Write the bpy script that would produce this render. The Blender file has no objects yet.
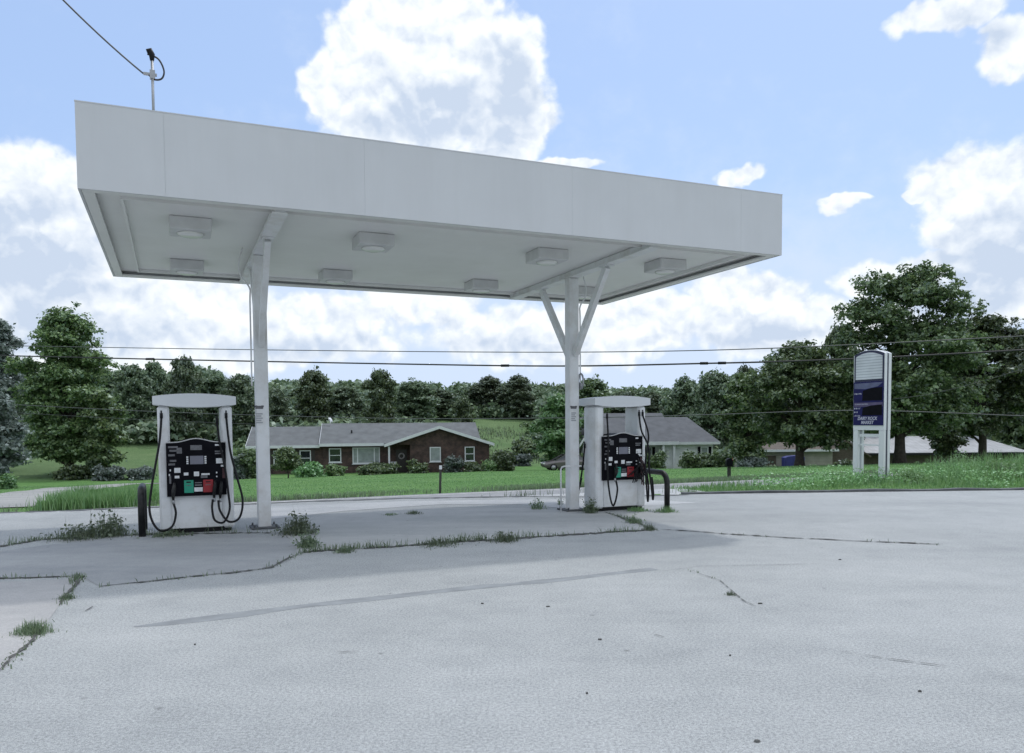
import bpy, math, random
import numpy as np
from mathutils import Vector, Matrix

SC = bpy.context.scene
COL = SC.collection
R = math.radians
rng = np.random.default_rng(7)

# ------------------------------------------------------------------ camera
CAM_H = 1.7
FPX, PITCH, ROLL, CYP = 795.6, -.0494, -.0071, 460.8   # principal point below the picture centre (shift lens)
cp, sp = math.cos(PITCH), math.sin(PITCH)
cr, sr = math.cos(ROLL), math.sin(ROLL)
cam_d = bpy.data.cameras.new('camera')
cam = bpy.data.objects.new('camera', cam_d)
COL.objects.link(cam)
fw = Vector((0, cp, sp)); up0 = Vector((0, -sp, cp)); rt0 = Vector((1, 0, 0))
rt = cr * rt0 + sr * up0
up = -sr * rt0 + cr * up0
M = Matrix((rt, up, -fw)).transposed().to_4x4()
M.translation = (0, 0, CAM_H)
cam.matrix_world = M
cam_d.sensor_width = 36
cam_d.lens = FPX / 1024 * 36
cam_d.shift_y = (CYP - 376.5) / 1024
cam_d.clip_end = 6000
SC.camera = cam


def ray(px, py):
    a, b = px - 512, py - CYP
    u = cr * a + sr * b
    w = -sr * a + cr * b
    v = -w / FPX
    return np.array([u / FPX, cp - v * sp, sp + v * cp])


def at(px, py, Y):
    """world point on the sight line of a photo point at forward distance Y"""
    r = ray(px, py)
    return r / r[1] * Y + np.array([0, 0, CAM_H])


def onz(px, py, z=0.0):
    r = ray(px, py)
    return r * ((z - CAM_H) / r[2]) + np.array([0, 0, CAM_H])


# ------------------------------------------------------------------ terrain
YAW = .4022
CY, SY = math.cos(YAW), math.sin(YAW)
ORG = np.array([-4.966, 9.276])
ZB = 4.41            # canopy underside
EDGE_PX = [(-420, 531), (0, 513), (120, 508.5), (240, 504), (400, 498), (520, 496.5), (620, 496), (700, 494), (850, 492), (1024, 490), (1500, 484)]
EDGE = np.array([onz(x, y)[:2] for x, y in EDGE_PX])
EX, EY = EDGE[:, 0], EDGE[:, 1]
NP_ = [16.6, 17.3, 18.1, 24.4, 30, 70, 80, 92, 110, 140, 180, 260, 400, 3000]
NZ_ = [0.0, -.25, -.6, -.62, -.8, -2.95, -2.95, -2.3, 0.0, 3.2, 5.5, 9, 10, 10]


def smooth(a, b, x):
    t = np.clip((x - a) / (b - a), 0, 1)
    return t * t * (3 - 2 * t)


def h(X, Y):
    X = np.asarray(X, float); Y = np.asarray(Y, float)
    n = -X * SY + Y * CY
    z = np.interp(n, NP_, NZ_)
    e = Y - np.interp(X, EX, EY)
    z = z + .03 * np.sin(X * .9 + 1) * np.sin(Y * .7) * smooth(25, 32, n)
    bank = smooth(5, 9, X) * smooth(0, 2.5, e) * (1 - smooth(16.2, 17.5, n))
    z = z + bank * (.03 + .05 * np.sin(X * 1.3) * np.sin(Y * 1.1))
    d2 = ((X - 36) / 24) ** 2 + ((Y - 78) / 17) ** 2
    z = z - 1.6 * np.exp(-d2 ** 1.5)
    z = np.where(e < 0.05, np.minimum(z, -.07), z)
    return z


def hz(x, y):
    return float(h(np.array([x]), np.array([y]))[0])


def ghit(px, py):
    r = ray(px, py)
    t = np.linspace(4, 400, 8000)
    P = r[None, :] * t[:, None]; P[:, 2] += CAM_H
    g = h(P[:, 0], P[:, 1]) - P[:, 2]
    i = int(np.argmax(g > 0))
    if g[i] <= 0: i = len(t) - 1
    return P[i]


# ------------------------------------------------------------------ materials
def new_mat(name):
    m = bpy.data.materials.new(name); m.use_nodes = True
    nt = m.node_tree
    return m, nt, nt.nodes, nt.links, nt.nodes['Principled BSDF']


def mat(name, col, rough=.6, var=.12, scale=3.0, bump=0.0, bscale=40, metal=0.0, spec=.5, dirt=None, dscale=.8, damt=.5, dstretch=None):
    m, nt, N, L, b = new_mat(name)
    b.inputs['Roughness'].default_value = rough
    b.inputs['Metallic'].default_value = metal
    b.inputs['Specular IOR Level'].default_value = spec
    tc = N.new('ShaderNodeTexCoord')
    n = N.new('ShaderNodeTexNoise'); n.inputs['Scale'].default_value = scale; n.inputs['Detail'].default_value = 6
    L.new(tc.outputs['Object'], n.inputs['Vector'])
    r = N.new('ShaderNodeValToRGB')
    r.color_ramp.elements[0].position = .3; r.color_ramp.elements[1].position = .7
    r.color_ramp.elements[0].color = [c * (1 - var) for c in col] + [1]
    r.color_ramp.elements[1].color = [min(1, c * (1 + var)) for c in col] + [1]
    L.new(n.outputs['Fac'], r.inputs['Fac'])
    out = r.outputs['Color']
    if dirt:
        n2 = N.new('ShaderNodeTexNoise'); n2.inputs['Scale'].default_value = dscale; n2.inputs['Detail'].default_value = 8; n2.inputs['Roughness'].default_value = .7
        if dstretch:
            mpd = N.new('ShaderNodeMapping'); mpd.inputs['Scale'].default_value = dstretch
            L.new(tc.outputs['Object'], mpd.inputs['Vector']); L.new(mpd.outputs[0], n2.inputs['Vector'])
        else: L.new(tc.outputs['Object'], n2.inputs['Vector'])
        r2 = N.new('ShaderNodeValToRGB'); r2.color_ramp.elements[0].position = .45; r2.color_ramp.elements[1].position = .75
        r2.color_ramp.elements[0].color = (0, 0, 0, 1); r2.color_ramp.elements[1].color = (damt, damt, damt, 1)
        L.new(n2.outputs['Fac'], r2.inputs['Fac'])
        mx = N.new('ShaderNodeMixRGB'); mx.inputs[2].default_value = list(dirt) + [1]
        L.new(r2.outputs['Color'], mx.inputs[0]); L.new(out, mx.inputs[1]); out = mx.outputs[0]
    L.new(out, b.inputs['Base Color'])
    if bump:
        n3 = N.new('ShaderNodeTexNoise'); n3.inputs['Scale'].default_value = bscale; n3.inputs['Detail'].default_value = 5
        L.new(tc.outputs['Object'], n3.inputs['Vector'])
        bp = N.new('ShaderNodeBump'); bp.inputs['Strength'].default_value = bump; bp.inputs['Distance'].default_value = .02
        L.new(n3.outputs['Fac'], bp.inputs['Height']); L.new(bp.outputs['Normal'], b.inputs['Normal'])
    return m


def leaf_mat(name, c0, c1, trans=.3):
    m = bpy.data.materials.new(name); m.use_nodes = True
    nt = m.node_tree; N = nt.nodes; L = nt.links
    for x in list(N): N.remove(x)
    out = N.new('ShaderNodeOutputMaterial')
    g = N.new('ShaderNodeNewGeometry')
    oi = N.new('ShaderNodeObjectInfo')
    r = N.new('ShaderNodeValToRGB')
    r.color_ramp.elements[0].color = list(c0) + [1]; r.color_ramp.elements[1].color = list(c1) + [1]
    L.new(g.outputs['Random Per Island'], r.inputs['Fac'])
    hs = N.new('ShaderNodeHueSaturation')
    mr = N.new('ShaderNodeMapRange'); mr.inputs['To Min'].default_value = .68; mr.inputs['To Max'].default_value = 1.32
    L.new(oi.outputs['Random'], mr.inputs['Value']); L.new(mr.outputs['Result'], hs.inputs['Value'])
    mr2 = N.new('ShaderNodeMapRange'); mr2.inputs['To Min'].default_value = .485; mr2.inputs['To Max'].default_value = .515
    L.new(oi.outputs['Random'], mr2.inputs['Value']); L.new(mr2.outputs['Result'], hs.inputs['Hue'])
    L.new(r.outputs['Color'], hs.inputs['Color'])
    d = N.new('ShaderNodeBsdfDiffuse'); t = N.new('ShaderNodeBsdfTranslucent'); gl = N.new('ShaderNodeBsdfGlossy')
    gl.inputs['Roughness'].default_value = .45; gl.inputs['Color'].default_value = (.8, .9, 1, 1)
    for s in (d, t): L.new(hs.outputs['Color'], s.inputs['Color'])
    mx = N.new('ShaderNodeMixShader'); mx.inputs[0].default_value = trans
    L.new(d.outputs[0], mx.inputs[1]); L.new(t.outputs[0], mx.inputs[2])
    mg = N.new('ShaderNodeMixShader'); mg.inputs[0].default_value = .06
    L.new(mx.outputs[0], mg.inputs[1]); L.new(gl.outputs[0], mg.inputs[2])
    L.new(mg.outputs[0], out.inputs['Surface'])
    return m


def concrete_mat(name, base, warm, speck=.35, stain=.6, seed=0.0):
    m, nt, N, L, b = new_mat(name)
    b.inputs['Roughness'].default_value = .9; b.inputs['Specular IOR Level'].default_value = .25
    tc = N.new('ShaderNodeTexCoord')
    mp = N.new('ShaderNodeMapping'); mp.inputs['Location'].default_value = (seed, seed * 1.7, 0)
    L.new(tc.outputs['Object'], mp.inputs['Vector'])

    def noise(sc, det=6, ro=.6, vec=mp.outputs[0]):
        n = N.new('ShaderNodeTexNoise'); n.inputs['Scale'].default_value = sc; n.inputs['Detail'].default_value = det; n.inputs['Roughness'].default_value = ro
        L.new(vec, n.inputs['Vector']); return n.outputs['Fac']

    def ramp(f, p0, p1, c0, c1):
        r = N.new('ShaderNodeValToRGB'); r.color_ramp.elements[0].position = p0; r.color_ramp.elements[1].position = p1
        r.color_ramp.elements[0].color = list(c0) + [1]; r.color_ramp.elements[1].color = list(c1) + [1]
        L.new(f, r.inputs['Fac']); return r.outputs['Color']

    def mix(kind, fac, a, bb):
        x = N.new('ShaderNodeMixRGB'); x.blend_type = kind
        if isinstance(fac, float): x.inputs[0].default_value = fac
        else: L.new(fac, x.inputs[0])
        L.new(a, x.inputs[1]); L.new(bb, x.inputs[2]); return x.outputs[0]
    c = ramp(noise(.35, 7, .65), .35, .65, base, warm)
    # broad worn streaks stretched along the traffic direction
    mp2 = N.new('ShaderNodeMapping'); mp2.inputs['Rotation'].default_value = (0, 0, -.28); mp2.inputs['Scale'].default_value = (.16, .9, 1)
    L.new(tc.outputs['Object'], mp2.inputs['Vector'])
    c = mix('MULTIPLY', stain, c, ramp(noise(1.0, 6, .65, mp2.outputs[0]), .3, .62, (.72, .74, .75), (1.06, 1.06, 1.05)))
    c = mix('MULTIPLY', .7, c, ramp(noise(2.3, 9, .75), .3, .6, (.84, .85, .86), (1.03, 1.03, 1.03)))
    # exposed aggregate
    c = mix('MULTIPLY', speck, c, ramp(noise(48, 5, .85), .40, .6, (.60, .60, .60), (1.2, 1.2, 1.2)))
    c = mix('MULTIPLY', .8, c, ramp(noise(.8, 8, .7), .60, .74, (1, 1, 1), (.80, .80, .80)))       # old oil and tyre stains
    c = mix('MULTIPLY', speck, c, ramp(noise(170, 2, .6), .35, .62, (.55, .56, .58), (1.25, 1.25, 1.25)))
    # rare dark spots
    v = N.new('ShaderNodeTexVoronoi'); v.inputs['Scale'].default_value = 1.6; L.new(mp.outputs[0], v.inputs['Vector'])
    c = mix('MULTIPLY', .55, c, ramp(v.outputs['Distance'], .018, .05, (.3, .3, .3), (1, 1, 1)))
    L.new(c, b.inputs['Base Color'])
    bp = N.new('ShaderNodeBump'); bp.inputs['Strength'].default_value = .5; bp.inputs['Distance'].default_value = .006
    L.new(noise(90, 4, .7), bp.inputs['Height']); L.new(bp.outputs['Normal'], b.inputs['Normal'])
    return m


def ground_mat():
    m, nt, N, L, b = new_mat('grass_ground')
    b.inputs['Roughness'].default_value = 1; b.inputs['Specular IOR Level'].default_value = .1
    g = N.new('ShaderNodeNewGeometry')

    def noise(sc, det=6, ro=.6):
        n = N.new('ShaderNodeTexNoise'); n.inputs['Scale'].default_value = sc; n.inputs['Detail'].default_value = det; n.inputs['Roughness'].default_value = ro
        L.new(g.outputs['Position'], n.inputs['Vector']); return n.outputs['Fac']

    def ramp(f, p0, p1, c0, c1):
        r = N.new('ShaderNodeValToRGB'); r.color_ramp.elements[0].position = p0; r.color_ramp.elements[1].position = p1
        r.color_ramp.elements[0].color = list(c0) + [1]; r.color_ramp.elements[1].color = list(c1) + [1]
        L.new(f, r.inputs['Fac']); return r.outputs['Color']
    lawn = ramp(noise(.16, 7, .7), .25, .75, (.090, .200, .062), (.160, .275, .105))
    wild = ramp(noise(.22, 8, .75), .3, .7, (.095, .165, .072), (.155, .22, .108))
    # n coordinate splits mown lawn from the wilder slope beyond
    sep = N.new('ShaderNodeSeparateXYZ'); L.new(g.outputs['Position'], sep.inputs[0])

    def ma(op, a, bb):
        x = N.new('ShaderNodeMath'); x.operation = op
        for i, q in enumerate((a, bb)):
            if isinstance(q, (int, float)): x.inputs[i].default_value = q
            else: L.new(q, x.inputs[i])
        return x.outputs[0]
    n = ma('ADD', ma('MULTIPLY', sep.outputs[0], -SY), ma('MULTIPLY', sep.outputs[1], CY))
    n = ma('ADD', n, ma('MULTIPLY', noise(.3), 6.0))
    mr = N.new('ShaderNodeMapRange'); mr.inputs['From Min'].default_value = 77; mr.inputs['From Max'].default_value = 84
    L.new(n, mr.inputs['Value'])
    mx = N.new('ShaderNodeMixRGB'); L.new(mr.outputs[0], mx.inputs[0]); L.new(lawn, mx.inputs[1]); L.new(wild, mx.inputs[2])
    m2 = N.new('ShaderNodeMixRGB'); m2.blend_type = 'MULTIPLY'; m2.inputs[0].default_value = .7
    L.new(mx.outputs[0], m2.inputs[1]); L.new(ramp(noise(6, 6, .8), .3, .65, (.55, .6, .5), (1.2, 1.15, 1.1)), m2.inputs[2])
    L.new(m2.outputs[0], b.inputs['Base Color'])
    bp = N.new('ShaderNodeBump'); bp.inputs['Strength'].default_value = .8; bp.inputs['Distance'].default_value = .08
    L.new(noise(9, 5, .7), bp.inputs['Height']); L.new(bp.outputs['Normal'], b.inputs['Normal'])
    return m


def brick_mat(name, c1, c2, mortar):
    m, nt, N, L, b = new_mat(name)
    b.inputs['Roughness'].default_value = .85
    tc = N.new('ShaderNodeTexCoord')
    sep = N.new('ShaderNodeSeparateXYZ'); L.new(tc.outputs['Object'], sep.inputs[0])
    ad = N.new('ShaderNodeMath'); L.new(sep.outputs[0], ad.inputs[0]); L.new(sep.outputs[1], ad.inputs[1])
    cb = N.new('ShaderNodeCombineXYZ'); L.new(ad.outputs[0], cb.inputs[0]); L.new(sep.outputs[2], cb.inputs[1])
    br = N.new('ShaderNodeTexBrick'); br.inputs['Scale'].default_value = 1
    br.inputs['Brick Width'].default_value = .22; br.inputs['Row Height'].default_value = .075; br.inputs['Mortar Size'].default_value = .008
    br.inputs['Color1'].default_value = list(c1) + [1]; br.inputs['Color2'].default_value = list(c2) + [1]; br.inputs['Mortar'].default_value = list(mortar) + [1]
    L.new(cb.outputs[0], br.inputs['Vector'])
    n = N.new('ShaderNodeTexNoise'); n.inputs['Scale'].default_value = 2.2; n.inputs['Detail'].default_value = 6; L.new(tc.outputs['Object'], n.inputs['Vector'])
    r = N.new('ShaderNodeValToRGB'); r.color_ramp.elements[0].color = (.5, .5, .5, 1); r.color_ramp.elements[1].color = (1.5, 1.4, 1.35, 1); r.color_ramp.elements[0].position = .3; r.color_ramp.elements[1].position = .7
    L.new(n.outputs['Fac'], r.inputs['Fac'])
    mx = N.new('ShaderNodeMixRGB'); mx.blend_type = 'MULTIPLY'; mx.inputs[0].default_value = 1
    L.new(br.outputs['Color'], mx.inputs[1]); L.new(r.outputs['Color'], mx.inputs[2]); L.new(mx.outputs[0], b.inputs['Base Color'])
    return m


def stripe_mat(name, c0, c1, axis, period, rough=.6, metal=0.0, duty=.12):
    """fine parallel lines (siding boards, standing seams, slats)"""
    m, nt, N, L, b = new_mat(name)
    b.inputs['Roughness'].default_value = rough; b.inputs['Metallic'].default_value = metal
    tc = N.new('ShaderNodeTexCoord'); sep = N.new('ShaderNodeSeparateXYZ'); L.new(tc.outputs['Object'], sep.inputs[0])
    d = N.new('ShaderNodeMath'); d.operation = 'DIVIDE'; d.inputs[1].default_value = period; L.new(sep.outputs[axis], d.inputs[0])
    f = N.new('ShaderNodeMath'); f.operation = 'FRACT'; L.new(d.outputs[0], f.inputs[0])
    r = N.new('ShaderNodeValToRGB'); r.color_ramp.elements[0].position = duty; r.color_ramp.elements[1].position = duty + .06
    r.color_ramp.elements[0].color = list(c1) + [1]; r.color_ramp.elements[1].color = list(c0) + [1]
    L.new(f.outputs[0], r.inputs['Fac'])
    n = N.new('ShaderNodeTexNoise'); n.inputs['Scale'].default_value = 1.3; n.inputs['Detail'].default_value = 7; L.new(tc.outputs['Object'], n.inputs['Vector'])
    r2 = N.new('ShaderNodeValToRGB'); r2.color_ramp.elements[0].color = (.78, .78, .78, 1); r2.color_ramp.elements[1].color = (1.12, 1.12, 1.12, 1); r2.color_ramp.elements[0].position = .3; r2.color_ramp.elements[1].position = .7
    L.new(n.outputs['Fac'], r2.inputs['Fac'])
    mx = N.new('ShaderNodeMixRGB'); mx.blend_type = 'MULTIPLY'; mx.inputs[0].default_value = 1
    L.new(r.outputs['Color'], mx.inputs[1]); L.new(r2.outputs['Color'], mx.inputs[2]); L.new(mx.outputs[0], b.inputs['Base Color'])
    return m


MT = {
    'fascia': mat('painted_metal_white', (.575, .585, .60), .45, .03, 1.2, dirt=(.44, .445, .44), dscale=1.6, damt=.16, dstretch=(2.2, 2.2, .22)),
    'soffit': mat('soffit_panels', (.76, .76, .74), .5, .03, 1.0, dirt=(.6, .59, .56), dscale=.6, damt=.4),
    'steel': mat('white_painted_steel', (.74, .75, .76), .5, .05, 3, dirt=(.40, .35, .28), dscale=2.4, damt=.5),
    'trim': mat('grey_edge_trim', (.5, .5, .5), .5, .08),
    'lampbox': mat('lamp_housing', (.60, .60, .60), .5, .08, 5),
    'lens': mat('lamp_lens', (.74, .74, .72), .2, .05),
    'dark': mat('black_rubber', (.008, .008, .010), .5, .2, spec=.25),
    'black': mat('black_plastic', (.006, .006, .009), .55, .25, 8, spec=.06),
    'blackpaint': mat('worn_black_paint', (.010, .011, .012), .45, .3, 6, spec=.25, dirt=(.10, .095, .09), dscale=5, damt=.5),
    'pumpwhite': mat('pump_white_enamel', (.78, .79, .80), .4, .04, 2, dirt=(.44, .41, .36), dscale=2.6, damt=.6),
    'head': mat('pump_header', (.66, .68, .70), .45, .04, 2),
    'screen': mat('dead_screen', (.16, .16, .20), .2, .1),
    'label': mat('pale_label', (.66, .67, .68), .6, .12, 30),
    'greylabel': mat('grey_label', (.13, .13, .14), .6, .3, 30),
    'green': mat('green_panel', (.01, .27, .17), .4, .1),
    'red': mat('red_panel', (.30, .012, .02), .4, .1),
    'redbrown': mat('worn_red_brown', (.06, .02, .025), .6, .3, 20),
    'metal': mat('grey_metal', (.35, .36, .37), .4, .1, 5, metal=.6),
    'signwhite': mat('sign_white', (.72, .74, .76), .5, .05, 3, dirt=(.5, .5, .47), dscale=3, damt=.3),
    'slats': stripe_mat('sign_slats', (.62, .65, .68), (.36, .39, .43), 2, .074, .5, duty=.18),
    'navy': mat('navy_panel', (.016, .016, .085), .6, .2, 4, spec=.15),
    'fadednavy': mat('faded_navy', (.10, .11, .20), .5, .25, 6),
    'violet': mat('violet_stripe', (.09, .07, .15), .5, .2, 6),
    'navytrim': mat('navy_trim', (.02, .022, .06), .5, .2),
    'letter': mat('pale_lettering', (.50, .50, .62), .5, .1),
    'cable': mat('cable', (.03, .03, .032), .6, .2),
    'palecable': mat('grey_cable', (.09, .095, .10), .5, .2),
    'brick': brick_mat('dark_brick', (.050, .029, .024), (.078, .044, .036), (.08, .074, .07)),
    'shingle': stripe_mat('grey_shingles', (.150, .160, .165), (.105, .112, .118), 2, .09, .9, duty=.3),
    'shingle2': stripe_mat('slate_shingles', (.118, .124, .136), (.085, .09, .10), 2, .09, .9, duty=.3),
    'housetrim': mat('white_trim', (.66, .68, .70), .6, .05),
    'siding': stripe_mat('white_siding', (.76, .77, .78), (.55, .57, .58), 2, .12, .6, duty=.12),
    'tansiding': stripe_mat('tan_siding', (.36, .34, .30), (.25, .23, .2), 2, .15, .7, duty=.12),
    'brown': mat('brown_boards', (.10, .08, .065), .8, .2, 4),
    'metalroof': stripe_mat('pale_metal_roof', (.37, .38, .40), (.27, .28, .30), 0, .45, .45, metal=.0, duty=.07),
    'glass': mat('dark_glass', (.02, .025, .03), .06, .2, spec=.9),
    'curtain': mat('curtained_glass', (.30, .33, .34), .15, .15, 3, spec=.8),
    'door': mat('dark_door', (.03, .025, .022), .5, .2),
    'wreath': mat('pale_wreath', (.32, .3, .3), .9, .3, 10),
    'carpaint': mat('grey_car_paint', (.10, .085, .09), .25, .05, spec=.8),
    'tarp': mat('blue_tarp', (.035, .04, .20), .6, .3, 2),
    'bark': mat('bark', (.055, .045, .038), .95, .35, 6, bump=.8, bscale=14),
    'wood': mat('weathered_post', (.05, .05, .045), .9, .3, 8),
    'asphalt': concrete_mat('road_asphalt', (.27, .275, .285), (.31, .31, .315), .3, .35, 3.0),
    'lot': concrete_mat('parking_concrete', (.390, .402, .400), (.458, .468, .465), .8, .36, 0.0),
    'slab': concrete_mat('canopy_slab_concrete', (.41, .415, .412), (.49, .49, .482), .22, .7, 11.0),
    'pad': concrete_mat('side_slab_concrete', (.325, .335, .345), (.385, .39, .395), .25, .65, 23.0),
    'pink': concrete_mat('old_pinkish_slab', (.395, .39, .39), (.45, .44, .435), .3, .5, 31.0),
    'pale': concrete_mat('pale_gravelly_concrete', (.46, .47, .48), (.58, .58, .58), .4, .6, 41.0),
    'crack': mat('dark_crack', (.10, .10, .095), .95, .4, 12),
    'seam': mat('old_tar_seam', (.24, .255, .265), .9, .2, 4),
    'edgeline': mat('worn_edge_line', (.5, .5, .48), .8, .25, 6),
    'kerb': mat('dark_kerb', (.10, .105, .11), .9, .35, 4),
    'gravel': concrete_mat('gravel_drive', (.30, .30, .29), (.40, .39, .37), .45, .5, 51.0),
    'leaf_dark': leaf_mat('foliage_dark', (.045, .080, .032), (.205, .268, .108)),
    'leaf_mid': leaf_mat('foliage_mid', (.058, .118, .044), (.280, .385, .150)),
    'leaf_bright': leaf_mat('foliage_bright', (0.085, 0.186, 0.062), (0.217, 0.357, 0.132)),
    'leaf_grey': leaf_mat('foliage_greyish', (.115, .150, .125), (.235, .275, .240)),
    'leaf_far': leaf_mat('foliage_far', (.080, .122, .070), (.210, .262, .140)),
    'blade': leaf_mat('grass_blades', (.105, .22, .065), (.25, .39, .15), .35),
    'weedblade': leaf_mat('weed_blades', (.10, .145, .075), (.21, .26, .14), .35),
    'weedbright': leaf_mat('weed_leaves', (.16, .30, .10), (.29, .44, .20), .35),
}
MT['ground'] = ground_mat()


# ------------------------------------------------------------------ mesh builder
class MB:
    def __init__(s): s.v = []; s.f = []; s.sm = []

    def add(s, vs, fs, smooth=False):
        o = len(s.v); s.v += [tuple(float(c) for c in p) for p in vs]
        s.f += [tuple(o + i for i in f) for f in fs]; s.sm += [smooth] * len(fs)

    def box(s, x0, x1, y0, y1, z0, z1, bev=0.0):
        if bev <= 0:
            v = [(x, y, z) for z in (z0, z1) for y in (y0, y1) for x in (x0, x1)]
            s.add(v, [(0, 2, 3, 1), (4, 5, 7, 6), (0, 1, 5, 4), (2, 6, 7, 3), (0, 4, 6, 2), (1, 3, 7, 5)])
        else:
            b = min(bev, (x1 - x0) * .45, (y1 - y0) * .45, (z1 - z0) * .45)
            pr = lambda i: [(x0 + i, y0 + b), (x0 + b, y0 + i), (x1 - b, y0 + i), (x1 - i, y0 + b), (x1 - i, y1 - b), (x1 - b, y1 - i), (x0 + b, y1 - i), (x0 + i, y1 - b)]
            o = pr(0)
            i_ = [(min(max(x, x0 + b), x1 - b), min(max(y, y0 + b), y1 - b)) for x, y in o]
            rings = [[(x, y, z0) for x, y in i_], [(x, y, z0 + b) for x, y in o], [(x, y, z1 - b) for x, y in o], [(x, y, z1) for x, y in i_]]
            s.loft(rings, cap=True)
        return s

    def loft(s, rings, cap=False, closed=True, smooth=False):
        n = len(rings[0]); v = [p for r in rings for p in r]; f = []
        for k in range(len(rings) - 1):
            for i in range(n if closed else n - 1):
                j = (i + 1) % n
                f.append((k * n + i, k * n + j, (k + 1) * n + j, (k + 1) * n + i))
        if cap:
            f.append(tuple(range(n - 1, -1, -1))); f.append(tuple((len(rings) - 1) * n + i for i in range(n)))
        s.add(v, f, smooth)
        return s

    def tube(s, pts, r, n=8, cap=True):
        pts = [Vector(p) for p in pts]
        rs = r if hasattr(r, '__len__') else [r] * len(pts)
        rings = []; prev = None
        for i, p in enumerate(pts):
            t = (pts[min(i + 1, len(pts) - 1)] - pts[max(i - 1, 0)])
            if t.length < 1e-9: t = Vector((0, 0, 1))
            t.normalize()
            if prev is None:
                a = Vector((0, 0, 1)) if abs(t.z) < .9 else Vector((1, 0, 0))
                x = t.cross(a).normalized()
            else:
                x = (prev - t * prev.dot(t))
                x = x.normalized() if x.length > 1e-6 else t.orthogonal().normalized()
            prev = x; y = t.cross(x)
            rings.append([tuple(p + (x * math.cos(2 * math.pi * k / n) + y * math.sin(2 * math.pi * k / n)) * rs[i]) for k in range(n)])
        s.loft(rings, cap=cap, smooth=n > 5)
        return s

    def bar(s, a, b, w, d, ref=(0, 0, 1)):
        """rectangular bar from a to b, w across, d along ref"""
        a = Vector(a); b = Vector(b); t = (b - a).normalized()
        x = t.cross(Vector(ref)).normalized(); y = x.cross(t)
        rings = [[tuple(p + x * (sx * w / 2) + y * (sy * d / 2)) for sx, sy in ((-1, -1), (1, -1), (1, 1), (-1, 1))] for p in (a, b)]
        s.loft(rings, cap=True)
        return s

    def prism(s, prof, axis, a, b):
        """profile (2D list) extruded along axis 0/1/2 between a and b"""
        def P(p, t): return {0: (t, p[0], p[1]), 1: (p[0], t, p[1]), 2: (p[0], p[1], t)}[axis]
        s.loft([[P(p, a) for p in prof], [P(p, b) for p in prof]], cap=True)
        return s

    def arr(s, V, F):
        o = len(s.v); s.v += [tuple(map(float, p)) for p in V]; s.f += [tuple(int(i) + o for i in f) for f in F]; s.sm += [False] * len(F)

    def build(s, name, m, parent=None, fix=True):
        me = bpy.data.meshes.new(name)
        me.from_pydata(s.v, [], s.f)
        if fix and len(s.f) < 20000:
            import bmesh
            bm = bmesh.new(); bm.from_mesh(me); bmesh.ops.recalc_face_normals(bm, faces=bm.faces); bm.to_mesh(me); bm.free()
        me.polygons.foreach_set('use_smooth', s.sm)
        me.materials.append(MT[m] if isinstance(m, str) else m)
        me.update()
        o = bpy.data.objects.new(name, me); COL.objects.link(o)
        if parent: o.parent = parent
        return o


def tri_mesh(name, V, F4, m, parent=None):
    """fast big mesh of quads / tris from numpy"""
    me = bpy.data.meshes.new(name)
    nf, k = F4.shape
    me.vertices.add(len(V)); me.vertices.foreach_set('co', np.ascontiguousarray(V, dtype=np.float32).ravel())
    me.loops.add(nf * k); me.loops.foreach_set('vertex_index', np.ascontiguousarray(F4, dtype=np.int32).ravel())
    me.polygons.add(nf); me.polygons.foreach_set('loop_start', np.arange(0, nf * k, k, dtype=np.int32))
    me.polygons.foreach_set('loop_total', np.full(nf, k, dtype=np.int32))
    me.update(calc_edges=True)
    me.materials.append(MT[m])
    o = bpy.data.objects.new(name, me); COL.objects.link(o)
    if parent: o.parent = parent
    return o


def tag(o, label, cat, group=None):
    o['label'] = label; o['category'] = cat
    if group: o['group'] = group
    return o


def thing(name, label, cat, loc, rz=0.0, group=None):
    o = bpy.data.objects.new(name, None); COL.objects.link(o)
    o.location = [float(c) for c in loc]; o.rotation_euler = (0, 0, rz); o.empty_display_size = .3
    return tag(o, label, cat, group)


def struct(o):
    o['kind'] = 'structure'; return o


def stuff(o):
    o['kind'] = 'stuff'; return o


def spline(pts, n=8):
    P = [Vector(p) for p in pts]; out = []
    for i in range(len(P) - 1):
        p0, p1, p2, p3 = P[max(i - 1, 0)], P[i], P[i + 1], P[min(i + 2, len(P) - 1)]
        for k in range(n):
            t = k / n
            out.append(.5 * ((2 * p1) + (p2 - p0) * t + (2 * p0 - 5 * p1 + 4 * p2 - p3) * t * t + (3 * p1 - p0 - 3 * p2 + p3) * t ** 3))
    out.append(P[-1])
    return out


# ------------------------------------------------------------------ ground, lot, road
def build_terrain():
    xs = np.concatenate([-np.geomspace(60, 2500, 26)[::-1], np.arange(-59, 75, .7), np.geomspace(76, 2500, 26)])
    ys = np.concatenate([-np.geomspace(20, 1500, 16)[::-1], np.arange(-19, 12, 2.0), np.arange(12, 32, .35), np.arange(32, 130, 1.0), np.geomspace(131, 3000, 30)])
    X, Y = np.meshgrid(xs, ys)
    Z = h(X, Y)
    V = np.stack([X, Y, Z], -1).reshape(-1, 3)
    nx, ny = len(xs), len(ys)
    i = np.arange(ny - 1)[:, None] * nx + np.arange(nx - 1)[None, :]
    F = np.stack([i, i + 1, i + nx + 1, i + nx], -1).reshape(-1, 4)
    o = tri_mesh('ground', V, F, 'ground')
    o.data.polygons.foreach_set('use_smooth', [True] * len(F))
    struct(o)


build_terrain()


def sheet(name, m, poly, z, thick=0.0):
    b = MB()
    n = len(poly)
    if thick:
        b.loft([[(x, y, z - thick) for x, y in poly], [(x, y, z) for x, y in poly]], cap=False)
        b.add([(x, y, z) for x, y in poly], [tuple(range(n))])
    else:
        b.add([(x, y, z) for x, y in poly], [tuple(range(n))])
    return struct(b.build(name, m))


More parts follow.
